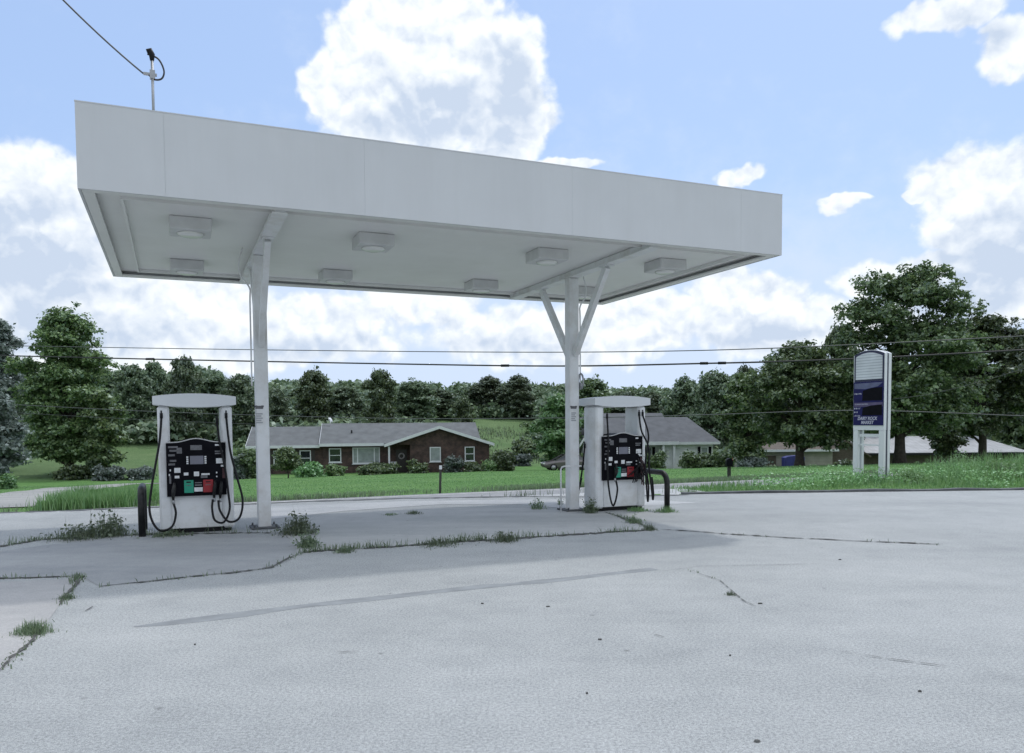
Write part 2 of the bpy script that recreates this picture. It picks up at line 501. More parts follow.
lot_poly = [(-60, -40), (70, -40)] + [(70, float(np.interp(70, EX, EY)))] + [tuple(p) for p in EDGE[::-1]] + [(-60, float(EDGE[0][1]))]
lot_poly = [(-45, -40), (45, -40)] + [tuple(map(float, p)) for p in EDGE[::-1]]
sheet('parking_lot', 'lot', lot_poly, 0.0, .1)


def Pz(l): return [tuple(onz(x, y)[:2]) for x, y in l]


sheet('canopy_slab', 'slab', Pz([(302, 553), (330, 550), (400, 546.5), (470, 541), (560, 535.5), (654, 530), (625, 519), (604, 512.5), (566, 511), (520, 508), (440, 507.5), (340, 513), (292, 520), (286, 536), (297, 543)]), .004)
sheet('side_slab', 'pad', Pz([(-60, 581), (0, 579), (80, 576), (100, 586.5), (180, 578), (260, 569), (289, 561), (297, 549), (286, 537), (240, 534.5), (110, 538), (40, 546), (-60, 560)]), .004)
sheet('old_slab', 'pink', Pz([(-300, 584), (0, 582), (78, 579), (66, 596), (46, 624), (24, 648), (0, 671), (-300, 990)]), .004)
sheet('worn_strip', 'pale', Pz([(262, 520), (300, 516), (345, 511), (440, 504.5), (522, 504.5), (560, 508), (575, 510), (640, 506), (700, 503), (640, 499.5), (520, 499.5), (400, 501.5), (270, 506.5)]), .004)


def ribbon_px(name, m, pts, w, z=.008, jit=.3, step=.06, seed=1):
    """irregular ribbon on the flat lot along photo-traced ground points; w in metres"""
    r = np.random.default_rng(seed)
    P = np.array([onz(x, y)[:2] for x, y in pts]); S = np.concatenate([[0], np.cumsum(np.linalg.norm(np.diff(P, axis=0), axis=1))])
    t = np.arange(0, S[-1], step)
    C = np.stack([np.interp(t, S, P[:, 0]), np.interp(t, S, P[:, 1])], 1)
    T = np.gradient(C, axis=0); T /= np.linalg.norm(T, axis=1)[:, None]; Nn = np.stack([-T[:, 1], T[:, 0]], 1)
    off = np.convolve(r.normal(0, 1, len(t) + 8), np.ones(9) / 9, 'valid') * w * jit * 3
    ww = w / 2 * (1 + jit * 1.5 * r.normal(0, 1, len(t))).clip(.06, 2.6)
    ww *= np.clip(np.minimum(t, S[-1] - t) / .3, .25, 1)
    A = C + Nn * (off + ww)[:, None]; B = C + Nn * (off - ww)[:, None]
    V = np.concatenate([np.c_[A, np.full(len(t), z)], np.c_[B, np.full(len(t), z)]])
    n = len(t); i = np.arange(n - 1)
    F = np.stack([i + n, i + n + 1, i + 1, i], 1)
    return struct(tri_mesh(name, V, F, m)), C


CR = []
for k, (pts, w) in enumerate([
    ([(302, 553), (330, 550), (400, 546.5), (470, 541), (560, 535.5), (654, 530)], .10),
    ([(660, 529.5), (700, 532), (770, 537), (850, 541), (945, 545)], .045),
    ([(604, 512), (625, 519), (654, 530)], .05),
    ([(100, 587), (180, 578.5), (235, 573), (270, 568), (300, 554)], .035),
    ([(-40, 580), (0, 579), (80, 576.5)], .035),
    ([(80, 577), (66, 597), (60, 606)], .03),
    ([(92, 607), (84, 613)], .03),
    ([(48, 622), (24, 648), (0, 672)], .028),
    ([(-40, 551), (0, 547), (40, 540), (100, 536), (240, 533), (288, 533)], .07),
    ([(690, 571), (720, 581), (745, 602), (768, 612)], .007),
    ([(840, 652), (900, 661), (957, 668)], .014),
    ([(660, 572), (700, 567), (740, 566), (830, 564)], .007),
    ([(655, 635), (668, 639)], .02),
    ([(338, 653), (362, 652)], .03),
]):
    CR.append(ribbon_px('pavement_crack', 'crack', pts, w, .010, .35, .05, 10 + k)[1])
ribbon_px('tar_seam', 'seam', [(134, 627), (220, 617), (300, 606.5), (430, 592), (560, 579), (672, 566)], .17, .0015, .12, .3, 77)
ribbon_px('lot_edge', 'kerb', [(-420, 531), (0, 513.2), (120, 508.9), (240, 504.4), (400, 498.5), (520, 497), (620, 496.5), (690, 495)], .16, .006, .25, .12, 78)  # flush dark strip: asphalt lip and its shadow put into one colour
# low kerb on the right between concrete and weeds
kb = MB()
Pk = np.array([(x, np.interp(x, EX, EY)) for x in np.linspace(3.9, 34, 60)])
rr = np.random.default_rng(5).normal(0, .008, 60)
kb.loft([[(x, y - .02 + e, -.02), (x, y - .02 + e, .045 + e), (x, y + .14, .05 + e), (x, y + .14, -.02)] for (x, y), e in zip(Pk, rr)], cap=True)
struct(kb.build('kerb', 'kerb'))


def road_strip(name, m, s0, s1, n0, n1, dz, ds=.8, dn=.6):
    S = np.arange(s0, s1 + ds, ds); Nn = np.linspace(n0, n1, max(2, int((n1 - n0) / dn) + 1))
    s, n = np.meshgrid(S, Nn)
    X = s * CY - n * SY; Y = s * SY + n * CY
    V = np.stack([X, Y, h(X, Y) + dz], -1).reshape(-1, 3)
    a, b = len(S), len(Nn)
    i = np.arange(b - 1)[:, None] * a + np.arange(a - 1)[None]
    F = np.stack([i, i + 1, i + a + 1, i + a], -1).reshape(-1, 4)
    return struct(tri_mesh(name, V, F, m))


road_strip('road', 'asphalt', -70, 90, 18.15, 24.3, .03)
road_strip('road_edge_line', 'edgeline', -70, 90, 23.75, 23.87, .036)
road_strip('road_edge_line', 'edgeline', -70, 90, 18.6, 18.72, .036)


def path_terrain(name, m, ctr, widths, dz=.03):
    C = spline([(p[0], p[1], 0) for p in ctr], 14)
    W = np.interp(np.linspace(0, 1, len(C)), np.linspace(0, 1, len(widths)), widths)
    C = np.array([[c.x, c.y] for c in C]); T = np.gradient(C, axis=0); T /= np.linalg.norm(T, axis=1)[:, None]
    Nn = np.stack([-T[:, 1], T[:, 0]], 1); k = np.linspace(-.5, .5, 9)
    P = C[:, None, :] + Nn[:, None, :] * (W[:, None] * k[None])[:, :, None]
    Z = h(P[..., 0], P[..., 1]) + dz
    V = np.concatenate([P, Z[..., None]], -1).reshape(-1, 3)
    a, b = 9, len(C)
    i = np.arange(b - 1)[:, None] * a + np.arange(a - 1)[None]
    F = np.stack([i, i + 1, i + a + 1, i + a], -1).reshape(-1, 4)
    return struct(tri_mesh(name, V, F, m))


dv_pts = [ghit(*p)[:2] for p in [(-60, 511), (10, 499), (62, 489.5), (120, 485), (200, 483)]]
road_strip('gravel_shoulder', 'pale', -60, 11.4, 14.9, 18.2, .022, .5, .25)
path_terrain('driveway', 'gravel', dv_pts, [4.6, 4.2, 4.0, 4.0, 4.0])


# ------------------------------------------------------------------ canopy
def C2(u, v): return (ORG[0] + u * CY - v * SY, ORG[1] + u * SY + v * CY)


CL, CW, FH = 10.267, 5.957, .981
U1, U2, VC = 2.27, 7.91, 2.98
cano = thing('gas_station_canopy', 'long white flat canopy on two white steel columns over the fuel pumps', 'canopy', (ORG[0], ORG[1], 0), YAW)


def fascia_run(b, axis, a0, a1, fixed, inward, widths):
    x = a0
    for w in widths:
        e = min(x + w, a1)
        lo, hi = sorted((fixed, fixed + inward))
        if axis == 0: b.box(x + .0007, e - .0007, lo, hi, ZB, ZB + FH)
        else: b.box(lo, hi, x + .0007, e - .0007, ZB, ZB + FH)
        x = e
        if x >= a1 - 1e-6: break


fb = MB()
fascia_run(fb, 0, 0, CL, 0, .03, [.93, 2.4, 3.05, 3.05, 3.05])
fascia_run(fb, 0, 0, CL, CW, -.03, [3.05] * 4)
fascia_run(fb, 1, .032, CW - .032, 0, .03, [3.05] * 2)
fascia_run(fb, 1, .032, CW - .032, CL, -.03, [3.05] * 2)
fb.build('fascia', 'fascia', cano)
bk = MB()
bk.box(.034, CL - .034, .034, CW - .034, ZB + .09, ZB + .13)            # ceiling pan
bk.build('soffit', 'soffit', cano)
bk = MB(); bk.box(.0302, CL - .0302, .0302, .0335, ZB + .01, ZB + FH - .01); bk.build('fascia_backing', 'fascia', cano)
rf = MB(); rf.box(.036, CL - .036, .036, CW - .036, ZB + .62, ZB + .68); rf.build('roof_deck', 'trim', cano)
tr = MB()                                                                # bottom lip and inner gutter
for (a, b_, c, d) in ((.034, CL - .034, .034, .16), (.034, CL - .034, CW - .16, CW - .034), (.034, .16, .162, CW - .162), (CL - .16, CL - .034, .162, CW - .162)):
    tr.box(a, b_, c, d, ZB + .004, ZB + .03)
for (a, b_, c, d) in ((.42, CL - .42, .42, .45), (.42, CL - .42, CW - .45, CW - .42), (.42, .45, .452, CW - .452), (CL - .45, CL - .42, .452, CW - .452)):
    tr.box(a, b_, c, d, ZB + .03, ZB + .088)
tr.build('soffit_trim', 'soffit', cano)
cap = MB()
cap.box(-.004, CL + .004, -.004, .05, ZB + FH, ZB + FH + .012); cap.box(-.004, CL + .004, CW - .05, CW + .004, ZB + FH, ZB + FH + .012)
cap.box(-.004, .05, .052, CW - .052, ZB + FH, ZB + FH + .012); cap.box(CL - .05, CL + .004, .052, CW - .052, ZB + FH, ZB + FH + .012)
cap.build('coping', 'fascia', cano)
for ui in (U1, U2):
    b = MB()
    b.box(ui - .075, ui + .075, .18, CW - .18, ZB - .01, ZB + .087, .01)
    b.box(ui - .10, ui + .10, .18, CW - .18, ZB - .032, ZB - .012)
    b.build('beam', 'steel', cano)
    c = MB()
    c.box(ui - .10, ui + .10, VC - .10, VC + .10, .012, ZB - .034, .012)
    col = c.build('column', 'steel', cano)
    p = MB(); p.box(ui - .22, ui + .22, VC - .22, VC + .22, .004, .03, .004)
    for sx in (-1, 1):
        for sy in (-1, 1): p.tube([(ui + sx * .17, VC + sy * .17, .03), (ui + sx * .17, VC + sy * .17, .07)], .016, 6)
    p.build('base_plate', 'kerb', col)
    k = MB()                                                             # faded sticker: dark mark over grey small print
    y = VC - .103
    xa = ui - .05 if ui == U1 else ui - .02
    for zz, x0, x1, hh in ((1.93, -.06, .06, .05), (1.955, -.07, -.03, .03), (1.955, .03, .07, .03)):
        k.box(xa + x0, xa + x1, y, y + .002, zz, zz + hh)
    k.build('sticker_mark', 'greylabel', col)
    k = MB()
    for q in range(5): k.box(xa - .05, xa + .05 - .02 * (q % 2), y, y + .002, 1.84 - .035 * q, 1.862 - .035 * q)
    k.build('small_print', mat('grey_print', (.36, .37, .39), .6), col)
    for sgn in (-1, 1):
        a = MB()
        if ui == U1 and sgn == 1: zl, off = 3.1, 1.15
        else: zl, off = 2.95, 1.32
        a.bar((ui, VC + sgn * .13, zl), (ui, VC + sgn * off, ZB - .05), .09, .13)
        a.box(ui - .08, ui + .08, VC + sgn * off - .13, VC + sgn * off + .13, ZB - .05, ZB - .034)
        a.build('brace', 'steel', cano)
# conduit loops at the column tops, hose ring on the right-hand column
for ui, sx in ((U1, -1), (U2, 1)):
    c = MB()
    c.tube(spline([(ui + sx * .15, VC - .05, 2.3), (ui + sx * .15, VC - .05, 3.6), (ui + sx * .15, VC - .05, 3.85), (ui + sx * .28, VC - .02, 4.05), (ui + sx * .30, VC, 4.25), (ui + sx * .24, VC + .02, ZB + .08)]), .014, 6)
    c.build('conduit', 'steel', cano)
g = MB()
g.tube([(U2 + .15 + .0, VC - .07 + .10 * math.cos(t), 2.45 + .14 * math.sin(t)) for t in np.linspace(0, 2 * math.pi, 25)], .018, 8, cap=False)
g.box(U2 + .126, U2 + .16, VC - .1, VC - .04, 2.30, 2.42)
g.build('hose_ring', 'metal', cano)
for v in (1.51, 4.56):
    for u in (1.23, 3.79, 6.69, 9.0):
        b = MB(); b.box(u - .27, u + .27, v - .27, v + .27, ZB - .085, ZB + .088, .012)
        lf = b.build('light_fixture', 'lampbox', cano)
        b = MB()
        b.loft([[(u + r_ * math.cos(t), v + r_ * math.sin(t), z) for t in np.linspace(0, 2 * math.pi, 17)[:-1]] for r_, z in ((.18, ZB - .086), (.17, ZB - .11), (.12, ZB - .125), (.06, ZB - .13))], cap=True, smooth=True)
        b.build('lens', 'lens', lf)
# service mast on the roof
ms = MB(); mu, mv = .82, .3
ms.tube([(mu, mv, ZB + .68), (mu, mv, 6.12)], .017, 10)
mast = ms.build('service_mast', 'metal', cano)
wh = MB()
wh.tube([(mu, mv, 6.10), (mu, mv, 6.17), (mu - .02, mv, 6.215), (mu - .055, mv, 6.20)], [.024, .036, .036, .026], 10)
wh.build('weatherhead', 'dark', mast)
wh = MB()
wh.tube(spline([(mu - .05, mv, 6.17), (mu + .07, mv, 6.13), (mu + .13, mv, 6.0), (mu + .1, mv, 5.9), (mu + .01, mv, 5.88), (mu - .05, mv, 5.94)]), .011, 6)
wh.build('drip_loop', 'cable', mast)
wh = MB(); wh.box(mu - .1, mu + .05, mv - .02, mv + .02, 5.92, 5.945); wh.box(mu - .03, mu + .03, mv - .03, mv + .03, 5.88, 5.98)
wh.build('clamp', 'metal', mast)
m0 = C2(mu - .1, mv)
far = at(60, -22, 10.0)
p0 = np.array([m0[0], m0[1], 5.93]); p1 = at(78, 0, 9.35); p2 = at(20, -70, 8.6); p2 = p1 + (p1 - p0) * 3 + np.array([0, 0, .9])
b = MB()
pts = []
for t in np.linspace(0, 1, 24):
    q = p0 * (1 - t) + (p1 + (p1 - p0) * 3) * t; q = q - np.array([0, 0, .25]) * 4 * t * (1 - t) * .9; pts.append(q)
b.tube(pts, .010, 6)
tag(b.build('service_cable', 'palecable'), 'thin overhead cable rising from the mast on the canopy roof', 'cable')


# ------------------------------------------------------------------ fuel pumps
def pump(loc, label, broken):
    t = thing('fuel_pump', label, 'fuel pump', (loc[0], loc[1], .004), YAW, 'fuel pumps under the canopy')
    W, D = 1.08, .50
    x0, x1, y0, y1 = -W / 2, W / 2, -D / 2, D / 2
    for s in (-1, 1):
        xa, xb = (x0, x0 + .17) if s < 0 else (x1 - .17, x1)
        b = MB(); b.box(xa, xb, y0, y1, .05, 1.97, .03); b.build('pillar', 'pumpwhite', t)
    # header: shallow arched block
    prof = []
    hw = W / 2 + .06
    for q in np.linspace(-1, 1, 15): prof.append((q * hw, 1.992 - .04 * (1 - q * q)))
    for q in np.linspace(1, -1, 15): prof.append((q * hw, 2.118 + .045 * (1 - q * q)))
    b = MB(); b.prism(prof, 1, y0 - .07, y1 + .07); b.build('header', 'head', t)
    b = MB(); b.box(x0 + .172, x1 - .172, y0 + .02, y1 - .02, .07, .60, .008); b.build('lower_cabinet', 'pumpwhite', t)
    b = MB(); b.box(x0 + .04, x1 - .04, y0 + .06, y1 - .06, .0, .068); b.build('plinth', 'dark', t)
    # console with arched top, wider than the gap between the pillars
    yc0 = y0 - .06; kw = W / 2 - .11
    prof = [(-kw, .58), (kw, .58), (kw, 1.40)]
    for q in np.linspace(1, -1, 13):
        prof.append((q * .30, 1.405 + .055 * (.5 + .5 * math.cos(q * math.pi))))
    prof.append((-kw, 1.40))
    b = MB(); b.prism(prof, 1, yc0, y1 + .06); con = b.build('console', 'black', t)
    b = MB()
    rim = [(p[0], yc0 - .006, p[1] + .008) for p in prof[2:]]
    b.tube(rim, .010, 6); b.build('console_rim', 'trim', con)
    yf = yc0 - .003

    def plate(name, m, xa, xb, za, zb, d=.004):
        q = MB(); q.box(xa * .93, xb * .93, yf - d, yf, za, zb); return q.build(name, m, con)
    sc = plate('screen', 'screen', -.10, .11, 1.07, 1.20, .006)
    plate('top_plate', 'greylabel', -.09, .09, 1.29, 1.365)
    for xa in (-.155, .125):
        for k in range(4): plate('soft_key', 'label', xa, xa + .03, 1.075 + k * .032, 1.098 + k * .032, .008)
    plate('regular_panel', 'green', -.20, -.055, .63, .825, .010)
    plate('premium_panel', 'red', .095, .25, .63, .825, .010)
    plate('panel_mark', 'dark', -.165, -.095, .785, .805, .013); plate('panel_mark', 'dark', .135, .21, .785, .80, .013); plate('panel_mark', 'greylabel', -.17, -.09, .74, .75, .013); plate('panel_mark', 'greylabel', .13, .215, .74, .75, .013)
    plate('warning_text', 'greylabel', .29, .42, 1.255, 1.275); plate('warning_text', 'greylabel', .29, .40, 1.22, 1.24); plate('notice', 'label', -.34, -.27, .86, .90); plate('speaker_grille', 'greylabel', -.30, -.22, 1.24, 1.33)
    plate('grade_label', 'label', -.045, .085, .645, .71)
    plate('instruction_strip', 'greylabel', -.035, .075, .735, .755); plate('instruction_strip', 'greylabel', -.035, .075, .775, .79)
    plate('card_reader', 'label', .07, .20, .90, .925, .02); plate('card_slot', 'greylabel', .06, .165, .855, .897, .016)
    plate('keypad', 'label', -.045, .035, .885, .955, .008)
    plate('receipt_label', 'label', -.20, -.13, .90, .945)
    pl = plate('price_label', 'label', -.345, -.25, .945, 1.02)
    plate('small_sticker', 'label', -.415, -.395, .97, 1.0); plate('small_sticker', 'label', -.43, -.41, .90, .93)
    plate('notice', 'label', .305, .425, 1.075, 1.155); plate('notice', 'label', .38, .45, 1.02, 1.05); plate('notice', 'label', .295, .36, 1.35, 1.375)
    plate('knob', 'label', .30, .32, .92, .945, .015); plate('knob', 'label', .30, .32, .86, .88, .015)
    for k, (za, w) in enumerate(((1.355, .15), (1.30, .14), (1.23, .10), (1.145, .10), (1.09, .10))):
        plate('warning_text', 'greylabel', -.43 + .02 * (k % 2), -.43 + .02 * (k % 2) + w, za - .03, za)
    plate('holster', 'redbrown', .40, .45, .84, 1.0, .012)
    plate('holster', 'greylabel', -.425, -.395, .78, .9, .012)

    def hose(pts, nozzle=None, side=-1):
        q = MB(); q.tube(spline(pts, 10), .017, 8); hz_ = q.build('hose', 'dark', t)
        q = MB(); px, py, pz = pts[0]
        q.tube([(px, py, pz + .10), (px, py, pz + .02)], .012, 8); q.tube([(px, py, pz + .06), (px, py, pz - .02)], .022, 8)
        q.build('swivel', 'dark', hz_)
        if nozzle:
            q = MB(); nx, ny, nz = nozzle
            q.tube([(nx, ny, nz - .10), (nx, ny - .02, nz - .02), (nx + .01, ny - .03, nz + .06), (nx + .02, ny - .01, nz + .13), (nx + .02, ny + .02, nz + .17)], [.018, .026, .03, .024, .014], 8)
            q.tube([(nx + .0, ny - .05, nz - .05), (nx + .01, ny - .09, nz + .02), (nx + .015, ny - .06, nz + .1)], .008, 6)
            q.build('nozzle', 'blackpaint', hz_)
            q = MB(); q.tube([(nx, ny, nz - .16), (nx, ny, nz - .10)], .02, 8); q.build('coupling', 'metal', hz_)
    yh = y0 - .10
    if not broken:
        hose([(x0 + .06, yh + .05, 1.80), (x0 + .02, yh - .02, 1.4), (x0 - .10, yh - .06, .75), (x0 - .135, yh - .1, .36), (x0 - .02, yh - .12, .10), (x0 + .16, yh - .1, .13), (x0 + .225, yh - .06, .32), (x0 + .20, yh - .03, .47)], (x0 + .195, yh - .02, .63))
        hose([(x1 - .09, yh + .05, 1.80), (x1 - .05, yh - .02, 1.3), (x1 + .03, yh - .06, .9), (x1 + .115, yh - .08, .5), (x1 + .06, yh - .1, .22), (x1 - .1, yh - .12, .17), (x1 - .22, yh - .1, .34), (x1 - .24, yh - .04, .5)], (x1 - .21, yh - .02, .63))
        hose([(x1 - .22, yh + .16, 1.72), (x1 - .20, yh + .02, 1.42), (x1 - .13, yh - .03, 1.0), (x1 - .09, yh - .05, .6), (x1 - .08, yh - .06, .35), (x1 - .17, yh - .08, .16), (x1 - .30, yh - .08, .2), (x1 - .335, yh - .06, .38), (x1 - .32, yh - .04, .52)], (x1 - .30, yh - .02, .64))
    else:
        hose([(x0 + .21, yh + .06, 1.76), (x0 + .20, yh + .0, 1.3), (x0 + .175, yh - .02, .7), (x0 + .20, yh - .06, .3), (x0 + .24, yh - .1, .12), (x0 + .30, yh - .1, .22), (x0 + .36, yh - .06, .42), (x0 + .345, yh - .03, .58)], (x0 + .33, yh - .02, .72))
        hose([(x1 - .10, yh + .05, 1.80), (x1 - .02, yh - .02, 1.45), (x1 - .05, yh - .04, 1.2), (x1 - .11, yh - .06, .9), (x1 - .10, yh - .08, .5), (x1 - .08, yh - .1, .16), (x1 - .05, yh - .08, .4), (x1 - .06, yh - .04, .7)])
        hose([(x1 - .18, yh + .05, 1.80), (x1 - .17, yh - .02, 1.5), (x1 - .03, yh - .04, 1.2), (x1 - .02, yh - .05, .8), (x1 + .01, yh - .08, .45), (x1 + .03, yh - .1, .2), (x1 + .06, yh - .08, .3), (x1 + .045, yh - .05, .62)])
        hose([(x0 - .03, y1 - .1, 1.2), (x0 - .05, y1 - .05, .8), (x0 - .10, y1, .42), (x0 - .18, y1, .25), (x0 - .12, y1, .33), (x0 - .07, y1 - .05, .6)])
        q = MB(); r_ = random.Random(4)
        for k in range(16):                                              # torn wiring hanging out of the console
            a = (.36 + r_.uniform(-.05, .08), yf - .01, .98 - r_.random() * .3)
            mid = (a[0] + r_.uniform(-.12, .06), yf - r_.uniform(.05, .14), a[2] - r_.uniform(.0, .14))
            e = (a[0] + r_.uniform(-.28, .10), yf - r_.uniform(.03, .12), .62 - r_.uniform(.04, .22) + .1)
            q.tube(spline([a, mid, e], 6), .007 + .005 * r_.random(), 5)
        q.build('torn_wires', 'dark', t)
        q = MB()
        for k in range(7):
            a = (.33 + r_.uniform(-.02, .12), yf - .01, 1.0 - r_.random() * .25); e = (a[0] + r_.uniform(-.05, .06), yf - r_.uniform(.04, .09), a[2] - r_.uniform(.1, .3))
            q.tube([a, e], .012, 5)
        q.build('loose_parts', 'redbrown', t)
        q = MB()
        for k in range(6): 
            a = (.34 + r_.uniform(-.04, .14), yf - .03, 1.08 - .05 * k + r_.uniform(-.02, .02)); q.box(a[0], a[0] + .035, a[1], a[1] + .02, a[2], a[2] + .025)
        q.build('connector', 'label', t)
        # angled inner bracket seen in the open gap
        q = MB(); q.prism([(-.36, 1.44), (-.02, 1.44), (-.14, 1.62), (-.36, 1.66)], 1, y1 - .10, y1 - .08)
        q.build('inner_bracket', 'trim', t)
    return t


pump(C2(1.26, 3.07), 'fuel pump left of the left canopy column, black console intact with three looped hoses', False)
pump(C2(8.73, 2.80), 'fuel pump right of the right canopy column, console torn open with dangling wires', True)


def hoop(uv, label, dirv, width):
    t = MB()
    u, v = uv
    r_, Hh = .2, .715
    pts = [(0, 0, -.05), (0, 0, Hh - r_)]
    for a in np.linspace(0, math.pi / 2, 8)[1:]: pts.append((0, r_ - r_ * math.cos(a), Hh - r_ + r_ * math.sin(a)))
    for a in np.linspace(math.pi / 2, 0, 8): pts.append((0, width - r_ + r_ * math.cos(a), Hh - r_ + r_ * math.sin(a)))
    pts.append((0, width, -.05))
    t.tube(pts, .052, 14)
    o = t.build('hoop_bollard', 'blackpaint'); o.location = (*C2(u, v), 0); o.rotation_euler = (0, 0, YAW)
    return tag(o, label, 'bollard', 'black pipe hoop bollards at the island ends')


hoop((.47, 2.72), 'black bent pipe bollard at the outer end of the left fuel pump', 1, .9)
hoop((9.44, 2.08), 'black bent pipe bollard curving out beside the torn open right fuel pump', 1, 1.25)

# thin white pipe frame beside the right column
b = MB()
b.tube([(0, 0, -.03), (0, 0, .80), (.02, 0, .84), (.06, 0, .855), (.40, .05, .855)], .015, 8)
o = b.build('pipe_stand', 'steel'); o.location = onz(561, 512); o.location.z = 0; o.rotation_euler = (0, 0, .1)
tag(o, 'thin white pipe stand bent to the right at the foot of the right canopy column', 'pipe stand')

# ------------------------------------------------------------------ price sign
sg = thing('price_sign', 'tall white and navy price sign on two legs in the roadside weeds', 'sign', (9.90, 22.12, -.06), YAW - math.pi / 2); sg.scale = (1.0, 1, 1.035)
WX = .53
for yy in (0.0, .155):                                                    # front and rear frames
    for sx in (-1, 1):
        b = MB(); xa, xb = (-WX, -WX + .17) if sx < 0 else (WX - .17, WX)
        b.box(xa, xb, yy, yy + .095, -.1, 1.40, .01); b.build('leg', 'signwhite', sg)
for yy in (0.0, .155):
    b = MB(); prof = [(-WX, 1.402), (WX, 1.402), (WX, 3.42)] + [(WX * q, 3.42 + .12 * (1 - q * q)) for q in np.linspace(.9, -.9, 13)] + [(-WX, 3.42)]
    b.prism(prof, 1, yy, yy + .095); b.build('cabinet', 'signwhite', sg)
b = MB(); b.box(-WX + .02, WX - .02, .097, .153, 1.42, 3.42); b.box(WX - .13, WX - .02, .097, .153, -.1, 1.418); b.build('core', 'navytrim', sg)
b = MB(); b.box(-WX + .172, WX - .172, .05, .09, 1.22, 1.30); b.box(-WX + .172, WX - .172, .05, .09, .98, 1.02); b.build('cross_bar', 'signwhite', sg)
# navy frame with arched top, slatted header, navy price panel
prof = [(-WX + .03, 2.70), (WX - .012, 2.70), (WX - .012, 3.43)] + [((WX - .02) * q, 3.43 + .095 * (1 - q * q)) for q in np.linspace(.9, -.9, 13)] + [(-WX + .03, 3.43)]
b = MB(); b.prism(prof, 1, -.012, -.002); b.build('header_frame', 'navytrim', sg)
prof = [(-WX + .09, 2.76), (WX - .06, 2.76), (WX - .06, 3.36)] + [((WX - .09) * q, 3.37 + .10 * (1 - q * q)) for q in np.linspace(.9, -.9, 13)] + [(-WX + .09, 3.36)]
b = MB(); b.prism(prof, 1, -.022, -.0125); b.build('slatted_panel', 'slats', sg)
b = MB(); b.box(-WX + .02, WX - .012, -.018, -.002, 1.53, 2.698); pan = b.build('price_panel', 'navy', sg)
b = MB(); b.add([(-WX + .05, -.0195, 2.66), (WX - .03, -.0195, 2.67), (WX - .2, -.0195, 2.56), (-.1, -.0195, 2.50), (-WX + .05, -.0195, 2.52)], [(0, 1, 2, 3, 4)]); b.build('faded_swoosh', 'fadednavy', pan)
b = MB(); b.box(-WX + .05, WX - .03, -.0205, -.018, 2.03, 2.14); b.build('stripe', 'violet', pan)
for za, zb in ((2.19, 2.52), (1.80, 2.06)):
    b = MB(); b.add([(-.20, -.023, za), (WX - .05, -.023, za), (WX - .05, -.023, zb + .02), (.1, -.023, zb), (-.18, -.023, zb - .06)], [(0, 1, 2, 3, 4)]); b.build('price_window', 'black', pan)
rs = random.Random(3)
for zz, x0, n_ in ((2.36, -.48, 8), (2.085, -.46, 15), (1.965, -.48, 7), (1.865, -.48, 4), (1.765, -.47, 7)):   # worn small lettering, illegible in the photo
    b = MB(); x = x0
    for k in range(n_):
        w_ = .032; hh = .038 if zz != 2.085 else .02
        b.box(x, x + .009, -.0228, -.0206, zz, zz + hh)
        if rs.random() < .8: b.box(x + .0095, x + w_ - .008, -.0228, -.0206, zz + rs.choice((0, .5, .75)) * hh, zz + hh * rs.choice((.78, 1.0)) + .002)
        x += w_
    b.build('worn_lettering', 'letter', pan)
for txt, zz in (('DAIRY ROCK', 1.675), ('MARKET', 1.565)):
    cu = bpy.data.curves.new('lettering', 'FONT'); cu.body = txt; cu.size = .122; cu.align_x = 'CENTER'; cu.extrude = .002; cu.shear = .25; cu.offset = .003
    cu.materials.append(MT['letter'])
    tmp = bpy.data.objects.new('lettering_curve', cu); COL.objects.link(tmp)
    dg = bpy.context.evaluated_depsgraph_get(); dg.update()
    me = bpy.data.meshes.new_from_object(tmp.evaluated_get(dg)); bpy.data.objects.remove(tmp)
    me.name = 'lettering'
    if not me.materials: me.materials.append(MT['letter'])
    o = bpy.data.objects.new('lettering', me); COL.objects.link(o); o.parent = pan
    o.location = (-.02, -.022, zz); o.rotation_euler = (math.pi / 2, 0, 0); o.scale = (.92, 1, 1)

# ------------------------------------------------------------------ power lines
WIRES = [
    ([(-90, 343), (0, 345.5), (240, 349.5), (480, 352), (640, 351.5), (790, 347.5), (1024, 336), (1120, 330)], .032, 'palecable', 'thin topmost power line crossing the sky behind the canopy columns'),
    ([(-90, 353), (0, 355.5), (160, 359.3), (400, 364), (560, 366), (700, 363.5), (840, 359.5), (1024, 350), (1120, 344)], .055, 'cable', 'thick bundled power line with dark wraps below the topmost line'),
    ([(-90, 400), (0, 404), (130, 410.5), (250, 415), (400, 418.5), (560, 418), (700, 415), (855, 410.5), (1024, 416), (1120, 420)], .03, 'palecable', 'low grey telephone line crossing in front of the brick house roof'),
    ([(-90, 408), (0, 412), (130, 419), (250, 424), (330, 426)], .016, 'palecable', 'faint lowest line running from the left edge towards the brick house roof'),
    ([(893, 399), (930, 394), (975, 383), (1024, 368), (1120, 330)], .012, 'palecable', 'slack service line rising to the right behind the price sign'),
]
for pts, r_, m, lab in WIRES:
    P = [at(x, y, 64 - 22 * (x / 1024) if m != 'x' else 50) for x, y in pts]
    b = MB(); b.tube(spline(P, 10), r_, 6)
    if r_ > .03:
        for (xa, ya) in ((704, 363.3), (722, 363), (150, 359), (505, 365.6)):
            q = [at(xa - 4, ya + .06, 64 - 22 * (xa - 4) / 1024), at(xa + 4, ya - .04, 64 - 22 * (xa + 4) / 1024)]
            b.tube(q, .085, 8)
    tag(b.build('power_line', m), lab, 'power line', 'overhead lines across the road')


